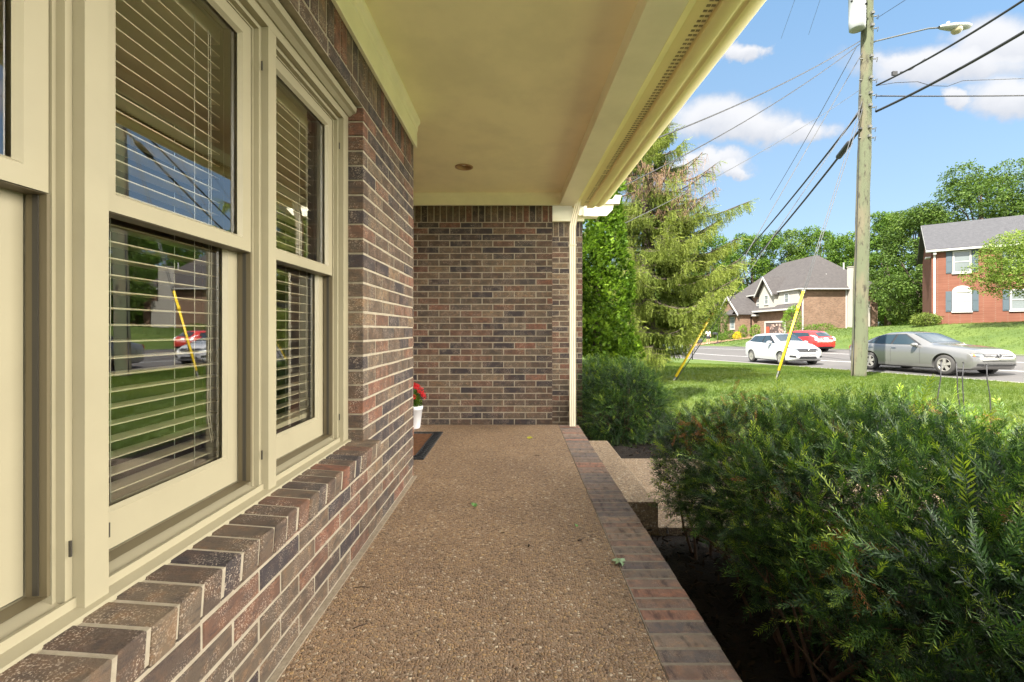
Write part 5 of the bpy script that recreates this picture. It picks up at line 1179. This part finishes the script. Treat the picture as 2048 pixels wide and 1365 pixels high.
    for axis, items in (('F', front_items), ('B', rear_items)):
        for nm_, m_, qs, off in items: decal(qs, axis, nm_, m_ if m_ != 'paint' else pnt, off)
    for sd in (-1, 1):
        mb = MB(); mx_, mz = mirror; y0_ = sd*(Wd/2-.10); pts = []
        for i in range(7):
            t_ = i/6; rr = math.sin(math.pi*(.12+.80*t_))**.5; pts.append([(-(mx_)-.02+.09*rr*math.cos(q)*(1-.0*t_), y0_+sd*(.06+.22*t_), mz+.065+.075*rr*math.sin(q)) for q in [2*math.pi*k/12 for k in range(13)]])
        mb.grid(pts); mb.add([p for p in pts[-1][:12]], [tuple(range(12))]); mb.box((-mx_-.05, min(y0_, y0_+sd*.12), mz-.02), (-mx_+.02, max(y0_, y0_+sd*.12), mz+.03)); mb.build('wing_mirror', pnt, root)
    for x in wx:
        for sd in (-1, 1):
            c = (-x, sd*(Wd/2-.125), wr); mb = MB(); hw = .105; rr = wr*.66
            mb.lathe([(rr, -hw), (wr*.93, -hw), (wr*.985, -hw*.75), (wr, -hw*.3), (wr, hw*.3), (wr*.985, hw*.75), (wr*.93, hw), (rr, hw), (rr, -hw)], c, 32, 'y'); w_ = mb.build('wheel', 'tyre', root)
            mb = MB(); mb.lathe([(0, sd*.045), (rr*.5, sd*.03), (rr*.98, sd*.01), (rr*1.0, sd*.085)], c, 28, 'y'); mb.build('rim_dish', 'rimdark', w_)
            mb = MB(); mb.lathe([(rr*.90, sd*.09), (rr*1.02, sd*.108), (rr*1.02, sd*.08), (rr*.90, sd*.05)], c, 28, 'y'); mb.lathe([(0, sd*.095), (rr*.20, sd*.09), (rr*.22, sd*.05)], c, 16, 'y')
            for k in range(spokes):
                a = 2*math.pi*k/spokes+.3; u_ = Vector((math.cos(a), 0, math.sin(a))); v_ = Vector((-math.sin(a), 0, math.cos(a))); cc = Vector(c)
                q = [cc+u_*rr*.12-v_*rr*.17, cc+u_*rr*.95-v_*rr*.24, cc+u_*rr*.95+v_*rr*.24, cc+u_*rr*.12+v_*rr*.17]
                mb.add([p+Vector((0, sd*.092, 0)) for p in q]+[p+Vector((0, sd*.06, 0)) for p in q], [(0, 1, 2, 3), (0, 4, 5, 1), (1, 5, 6, 2), (2, 6, 7, 3), (3, 7, 4, 0)])
            mb.build('rim', 'rim', w_)
    return root, decal
def mark(root, pts_list, c, s_, r, name='emblem', m='chrome', ring=True):
    mb = MB()
    for pts in pts_list: mb.tube([(c[0]+.004, c[1]+p[0]*s_, c[2]+p[1]*s_) for p in pts], r, 4)
    if ring: mb.tube([(c[0], c[1]+math.cos(a)*s_, c[2]+math.sin(a)*s_) for a in [2*math.pi*k/16 for k in range(17)]], r*1.1, 5)
    return mb.build(name, m, root)
# silver sedan: zb, w, zbelt, zt, wt, zc
H = .9150
sedan = [(0, .36, .60, .58, .64, .52, .66), (.06, .25, .76, .67, .735, .62, .765), (.16, .20, .845, .735, .82, .66, .86), (.45, .19, .885, .79, .89, .68, .925), (1.0, .18, .91, .87, .965, .70, .995), (1.42, .18, .915, .93, 1.005, .70, 1.04),
         (1.5, .18, .915, .94, 1.02, .70, 1.06), (2.25, .18, .917, .965, 1.38, .60, 1.435), (2.65, .18, .917, .975, 1.425, .59, 1.487), (3.2, .18, .915, .985, 1.40, .59, 1.465), (3.7, .18, .912, .985, 1.27, .59, 1.34), (4.2, .19, .905, .99, 1.07, .62, 1.115), (4.65, .21, .86, .96, 1.01, .62, 1.04), (4.80, .28, .78, .90, .96, .58, .98), (4.87, .40, .66, .80, .84, .5, .85)]
lx, ly = 14.33, 15.4; ang = math.atan2(-1, .135)     # heading: towards the right foreground
fo = .90
def place_car(fx, fy, wb, fo, head, sidey): pass
def carloc(wx_, wy_, head, fo, Wd):   # wx,wy: where the near front wheel touches
    h = Vector((math.cos(head), math.sin(head), 0)); right = Vector((math.sin(head), -math.cos(head), 0))
    o = Vector((wx_, wy_, 0))+h*fo-right*(Wd/2-.12); return o
def setcar(root, o, head):
    h = Vector((math.cos(head), math.sin(head), 0)); c0 = o-h*.9; c1 = o-h*3.7; z0 = float(roadz(c0.x, c0.y)); z1 = float(roadz(c1.x, c1.y)); pitch = math.atan2(z0-z1, 2.8)
    root.location = (o.x, o.y, z0+(z0-z1)/2.8*.9+.006); root.rotation_mode = 'XYZ'; root.rotation_euler = (0, -pitch, head)
W4 = dict(seal=[[(1.72, .985), (3.98, 1.03), (3.50, 1.36), (2.45, 1.385)]],
          glass=[[(1.86, 1.0), (2.78, 1.0), (2.74, 1.365), (2.44, 1.35)], [(2.86, 1.005), (3.50, 1.02), (3.46, 1.33), (2.82, 1.365)], [(3.54, 1.03), (3.86, 1.05), (3.56, 1.27), (3.50, 1.31)]],
          seams=[[(1.72, .30), (1.728, .30), (1.728, .96), (1.72, .96)], [(2.815, .30), (2.823, .30), (2.823, .97), (2.815, .97)], [(3.80, .60), (3.808, .60), (3.72, .98), (3.712, .98)]])
hd = math.atan2(-1, .13)
c_s, dec = make_car('silver grey sedan driving on the street behind the utility pole', 'car', 4.87, 1.83, 2.80, .93, sedan, W4,
    [(1.56, .62), (2.22, .55), (2.22, -.55), (1.56, -.62)], [(3.66, .52), (4.16, .58), (4.16, -.58), (3.66, -.52)], ((.17, .168, .162), .28, .5), (0, 0, 0), 0,
    [('lamp_surround', 'bplast', [[(s_*.52, .612), (s_*.80, .645), (s_*.80, .745), (s_*.54, .73)]], .006) for s_ in (-1, 1)] + [('grille', 'bplast', [[(-.50, .615), (.50, .615), (.54, .73), (-.54, .73)]], .010)] + [('grille_bar', 'chrome', [[(-.50-.012*i, .63+.027*i), (.50+.012*i, .63+.027*i), (.50+.012*i, .637+.027*i), (-.50-.012*i, .637+.027*i)]], .022) for i in range(4)]
    + [('headlight', 'lens', [[(s_*.54, .625), (s_*.785, .655), (s_*.775, .725), (s_*.56, .71)]], .012) for s_ in (-1, 1)] + [('indicator', 'amber', [[(s_*.755, .652), (s_*.80, .665), (s_*.795, .72), (s_*.755, .715)]], .018) for s_ in (-1, 1)]
    + [('lower_grille', 'bplast', [[(-.52, .33), (.52, .33), (.50, .42), (-.50, .42)]], .008), ('bumper_slot', 'bplast', [[(-.74, .36), (-.54, .34), (-.54, .41), (-.72, .42)]], .008), ('bumper_slot', 'bplast', [[(.74, .36), (.54, .34), (.54, .41), (.72, .42)]], .008), ('bumper_trim', 'chrome', [[(-.74, .34), (.74, .34), (.74, .352), (-.74, .352)]], .022), ('bumper_trim', 'chrome', [[(-.50, .385), (.50, .385), (.50, .393), (-.50, .393)]], .022)],
    [('tail_light', 'taill', [[(s_*.50, .82), (s_*.82, .82), (s_*.82, .94), (s_*.50, .94)]], .012) for s_ in (-1, 1)], wr=.335, handles=[[(2.60, .86), (2.77, .865), (2.77, .885), (2.60, .88)], [(3.55, .87), (3.72, .875), (3.72, .895), (3.55, .89)]], mirror=(1.83, .93))
mark(c_s, [[(-.35, .75), (-.0, .1), (.35, .75)], [(-.75, .4), (-.42, -.75), (0, .0), (.42, -.75), (.75, .4)]], (.035, 0, .662), .075, .009)
setcar(c_s, carloc(14.47, 15.35, hd, .93, 1.83), hd)
# hatchbacks
hatch = [(0, .36, .50, .58, .66, .42, .69), (.06, .25, .68, .66, .74, .52, .78), (.18, .20, .77, .72, .82, .58, .87), (.42, .18, .82, .82, .93, .60, .975), (.75, .17, .84, .89, 1.0, .62, 1.045), (.98, .17, .845, .92, 1.03, .64, 1.08),
         (1.08, .17, .845, .92, 1.04, .64, 1.10), (1.75, .17, .847, .96, 1.38, .57, 1.46), (2.2, .17, .847, .98, 1.44, .56, 1.52), (3.0, .17, .845, 1.01, 1.43, .55, 1.51), (3.55, .18, .84, 1.03, 1.39, .53, 1.46), (3.82, .22, .82, 1.04, 1.17, .54, 1.22), (3.98, .26, .80, 1.0, 1.04, .56, 1.06), (4.03, .32, .76, .9, .94, .5, .95), (4.06, .40, .66, .80, .84, .4, .85)]
WH = dict(seal=[[(1.28, .99), (3.62, 1.075), (3.40, 1.36), (1.95, 1.40)]],
          glass=[[(1.66, 1.01), (2.32, 1.02), (2.30, 1.385), (1.98, 1.375)], [(2.40, 1.03), (3.06, 1.055), (3.02, 1.365), (2.38, 1.385)], [(3.10, 1.07), (3.50, 1.09), (3.34, 1.30), (3.07, 1.345)], [(1.36, 1.0), (1.60, 1.01), (1.72, 1.15), (1.68, 1.13)]],
          seams=[[(1.40, .30), (1.408, .30), (1.408, .95), (1.40, .95)], [(2.35, .30), (2.358, .30), (2.358, .98), (2.35, .98)], [(3.22, .55), (3.228, .55), (3.16, 1.03), (3.152, 1.03)], [(1.5, .865), (3.2, .945), (3.2, .953), (1.5, .873)]])
hd2 = math.atan2(-1, .03)
c_w, dec = make_car('white compact hatchback driving along the near lane of the street', 'car', 4.06, 1.69, 2.53, .80, hatch, WH,
    [(1.14, .58), (1.74, .52), (1.74, -.52), (1.14, -.58)], [(3.58, .46), (3.80, .50), (3.80, -.50), (3.58, -.46)], ((.34, .34, .35), .25, 0.), (0, 0, 0), 0,
    [('grille', 'bplast', [[(-.42, .63), (.42, .63), (.62, .79), (-.62, .79)]], .010), ('grille_bar', 'chrome', [[(-.46, .735), (.46, .735), (.54, .765), (-.54, .765)]], .024)]
    + [('headlight', 'lens', [[(s_*.44, .68), (s_*.72, .74), (s_*.76, .84), (s_*.50, .76)]], .012) for s_ in (-1, 1)] + [('headlight_edge', 'bplast', [[(s_*.60, .79), (s_*.78, .86), (s_*.77, .885), (s_*.60, .81)]], .016) for s_ in (-1, 1)]
    + [('lower_grille', 'bplast', [[(-.42, .32), (.42, .32), (.36, .42), (-.36, .42)]], .008)] + [('fog_lamp_slot', 'bplast', [[(s_*.54, .36), (s_*.76, .38), (s_*.76, .47), (s_*.56, .46)]], .008) for s_ in (-1, 1)],
    [('tail_light', 'taill', [[(s_*.55, .95), (s_*.72, .95), (s_*.66, 1.2), (s_*.52, 1.2)]], .012) for s_ in (-1, 1)], wr=.30, handles=[[(2.16, .87), (2.32, .875), (2.32, .90), (2.16, .895)], [(2.98, .91), (3.13, .915), (3.13, .94), (2.98, .935)]], mirror=(1.52, .99), spokes=7)
mark(c_w, [[(-.5, .8), (-.35, -.8)], [(.5, .8), (.35, -.8)], [(-.42, 0), (.42, 0)]], (.045, 0, .715), .07, .011, ring=False)
setcar(c_w, carloc(12.62, 21.7, hd2, .80, 1.69), hd2)
# red hatchback seen from behind
red = [(x*4.48/4.06, *r) for x, *r in hatch]; red = [(x, zb, w_*1.03, a-.03, b_-.04, wt*1.02, c-.035) for x, zb, w_, a, b_, wt, c in red]
WR = dict(seal=[[(1.42, .96), (3.98, 1.04), (3.72, 1.30), (2.15, 1.36)]], glass=[[(1.85, .98), (2.55, .99), (2.53, 1.345), (2.18, 1.335)], [(2.64, 1.0), (3.36, 1.025), (3.32, 1.32), (2.62, 1.345)], [(3.41, 1.035), (3.84, 1.055), (3.66, 1.25), (3.38, 1.30)]],
          seams=[[(1.55, .30), (1.558, .30), (1.558, .92), (1.55, .92)], [(2.60, .30), (2.608, .30), (2.608, .95), (2.60, .95)]])
hd3 = math.atan2(1, -.20)
c_r, dec = make_car('red hatchback with clear tail lights seen from behind across the street', 'car', 4.48, 1.745, 2.70, .90, red, WR,
    [(1.26, .58), (1.92, .52), (1.92, -.52), (1.26, -.58)], [(3.9, .1), (4.0, .1), (4.0, -.1), (3.9, -.1)], ((.42, .012, .009), .25, 0.), (0, 0, 0), 0, [],
    [('tail_light', 'clearl', [[(s_*.62, .74), (s_*.80, .80), (s_*.72, 1.12), (s_*.60, .98)]], .02) for s_ in (-1, 1)] + [('rear_glass', 'cglass', [[(-.50, 1.02), (.50, 1.02), (.46, 1.32), (-.46, 1.32)]], .012), ('number_plate', 'plate', [[(-.16, .80), (.16, .80), (.16, .93), (-.16, .93)]], .03), ('rear_valance', 'bplast', [[(-.6, .22), (.6, .22), (.6, .36), (-.6, .36)]], .01)], wr=.315)
setcar(c_r, Vector((19.55, 34.5, 0)), hd3); 
# grey car mostly hidden by the spruce
W5 = {k: v for k, v in W4.items()}
c_b, dec = make_car('grey car mostly hidden behind the spruce, far along the street', 'car', 4.87, 1.83, 2.80, .93, sedan, W5,
    [(1.56, .62), (2.22, .55), (2.22, -.55), (1.56, -.62)], [(3.66, .52), (4.16, .58), (4.16, -.58), (3.66, -.52)], ((.22, .28, .33), .3, .5), (0, 0, 0), 0,
    [('headlight', 'lens', [[(s_*.56, .62), (s_*.86, .65), (s_*.84, .735), (s_*.57, .715)]], .012) for s_ in (-1, 1)], [], wr=.335)
setcar(c_b, Vector((11.6, 33.5, 0)), hd)

# ================================================================ PERSON ACROSS THE STREET
def skin(name, verts, edges, radii, m, parent, root_i=0, sub=1):
    me = bpy.data.meshes.new(name); me.from_pydata(verts, edges, []); o = bpy.data.objects.new(name, me); C.objects.link(o)
    md = o.modifiers.new('s', 'SKIN'); 
    for i, r in enumerate(radii): me.skin_vertices[0].data[i].radius = (r, r) if not isinstance(r, tuple) else r
    me.skin_vertices[0].data[root_i].use_root = True; md.use_smooth_shade = True
    s_ = o.modifiers.new('ss', 'SUBSURF'); s_.levels = s_.render_levels = sub
    bpy.context.view_layer.update(); dg = bpy.context.evaluated_depsgraph_get(); nm = bpy.data.meshes.new_from_object(o.evaluated_get(dg)); bpy.data.objects.remove(o); nm.name = name
    nm.materials.clear(); return link(nm, name, m, parent)
pxx, pyy = 23.05, 55.0; pz_ = float(gz(pxx, pyy))
pe = empty('person', (pxx, pyy, pz_), 'person in a white shirt and dark shorts standing by the mailbox across the street', 'person', rz=rad(160))
sk = mat('skin', (.42, .24, .16), .6)
ve = [(0, 0, .95), (0, 0, 1.15), (0, 0, 1.40), (0, 0, 1.52), (0, .01, 1.62), (0, .01, 1.72), (-.10, 0, .90), (-.11, .03, .50), (-.12, -.01, .09), (-.12, .14, .04), (.10, 0, .90), (.12, .05, .50), (.13, .02, .09), (.13, .17, .04),
      (-.18, 0, 1.40), (-.25, .02, 1.14), (-.26, .12, .92), (-.26, .16, .84), (.18, 0, 1.40), (.30, .06, 1.18), (.46, .20, 1.16), (.54, .24, 1.17)]
ed = [(0, 1), (1, 2), (2, 3), (3, 4), (4, 5), (0, 6), (6, 7), (7, 8), (8, 9), (0, 10), (10, 11), (11, 12), (12, 13), (2, 14), (14, 15), (15, 16), (16, 17), (2, 18), (18, 19), (19, 20), (20, 21)]
ra = [.14, .13, .14, .055, .085, .085, .085, .058, .038, .035, .085, .058, .038, .035, .055, .042, .030, .028, .055, .042, .030, .028]
skin('body', ve, ed, ra, sk, pe)
skin('shirt', [(0, 0, .93), (0, 0, 1.2), (0, 0, 1.41), (-.19, 0, 1.41), (-.24, .01, 1.20), (.19, 0, 1.41), (.28, .05, 1.22)], [(0, 1), (1, 2), (2, 3), (3, 4), (2, 5), (5, 6)], [.175, .165, .155, .085, .075, .085, .075], mat('white_shirt', (.8, .8, .82), .8), pe)
skin('shorts', [(0, 0, .97), (-.10, 0, .88), (-.115, .03, .56), (.10, 0, .88), (.12, .05, .56)], [(0, 1), (1, 2), (0, 3), (3, 4)], [.16, .115, .10, .115, .10], mat('dark_shorts', (.02, .022, .03), .8), pe)
skin('hair', [(0, -.01, 1.68), (0, -.01, 1.75)], [(0, 1)], [.092, .08], mat('dark_hair', (.05, .03, .02), .8), pe)
for sx in (-.12, .13): skin('shoe', [(sx, -.04, .04), (sx, .18, .04)], [(0, 1)], [.055, .05], mat('pale_shoe', (.6, .6, .62), .7), pe)
print('total faces', sum(len(o.data.polygons) for o in scene.objects if o.type == 'MESH'))
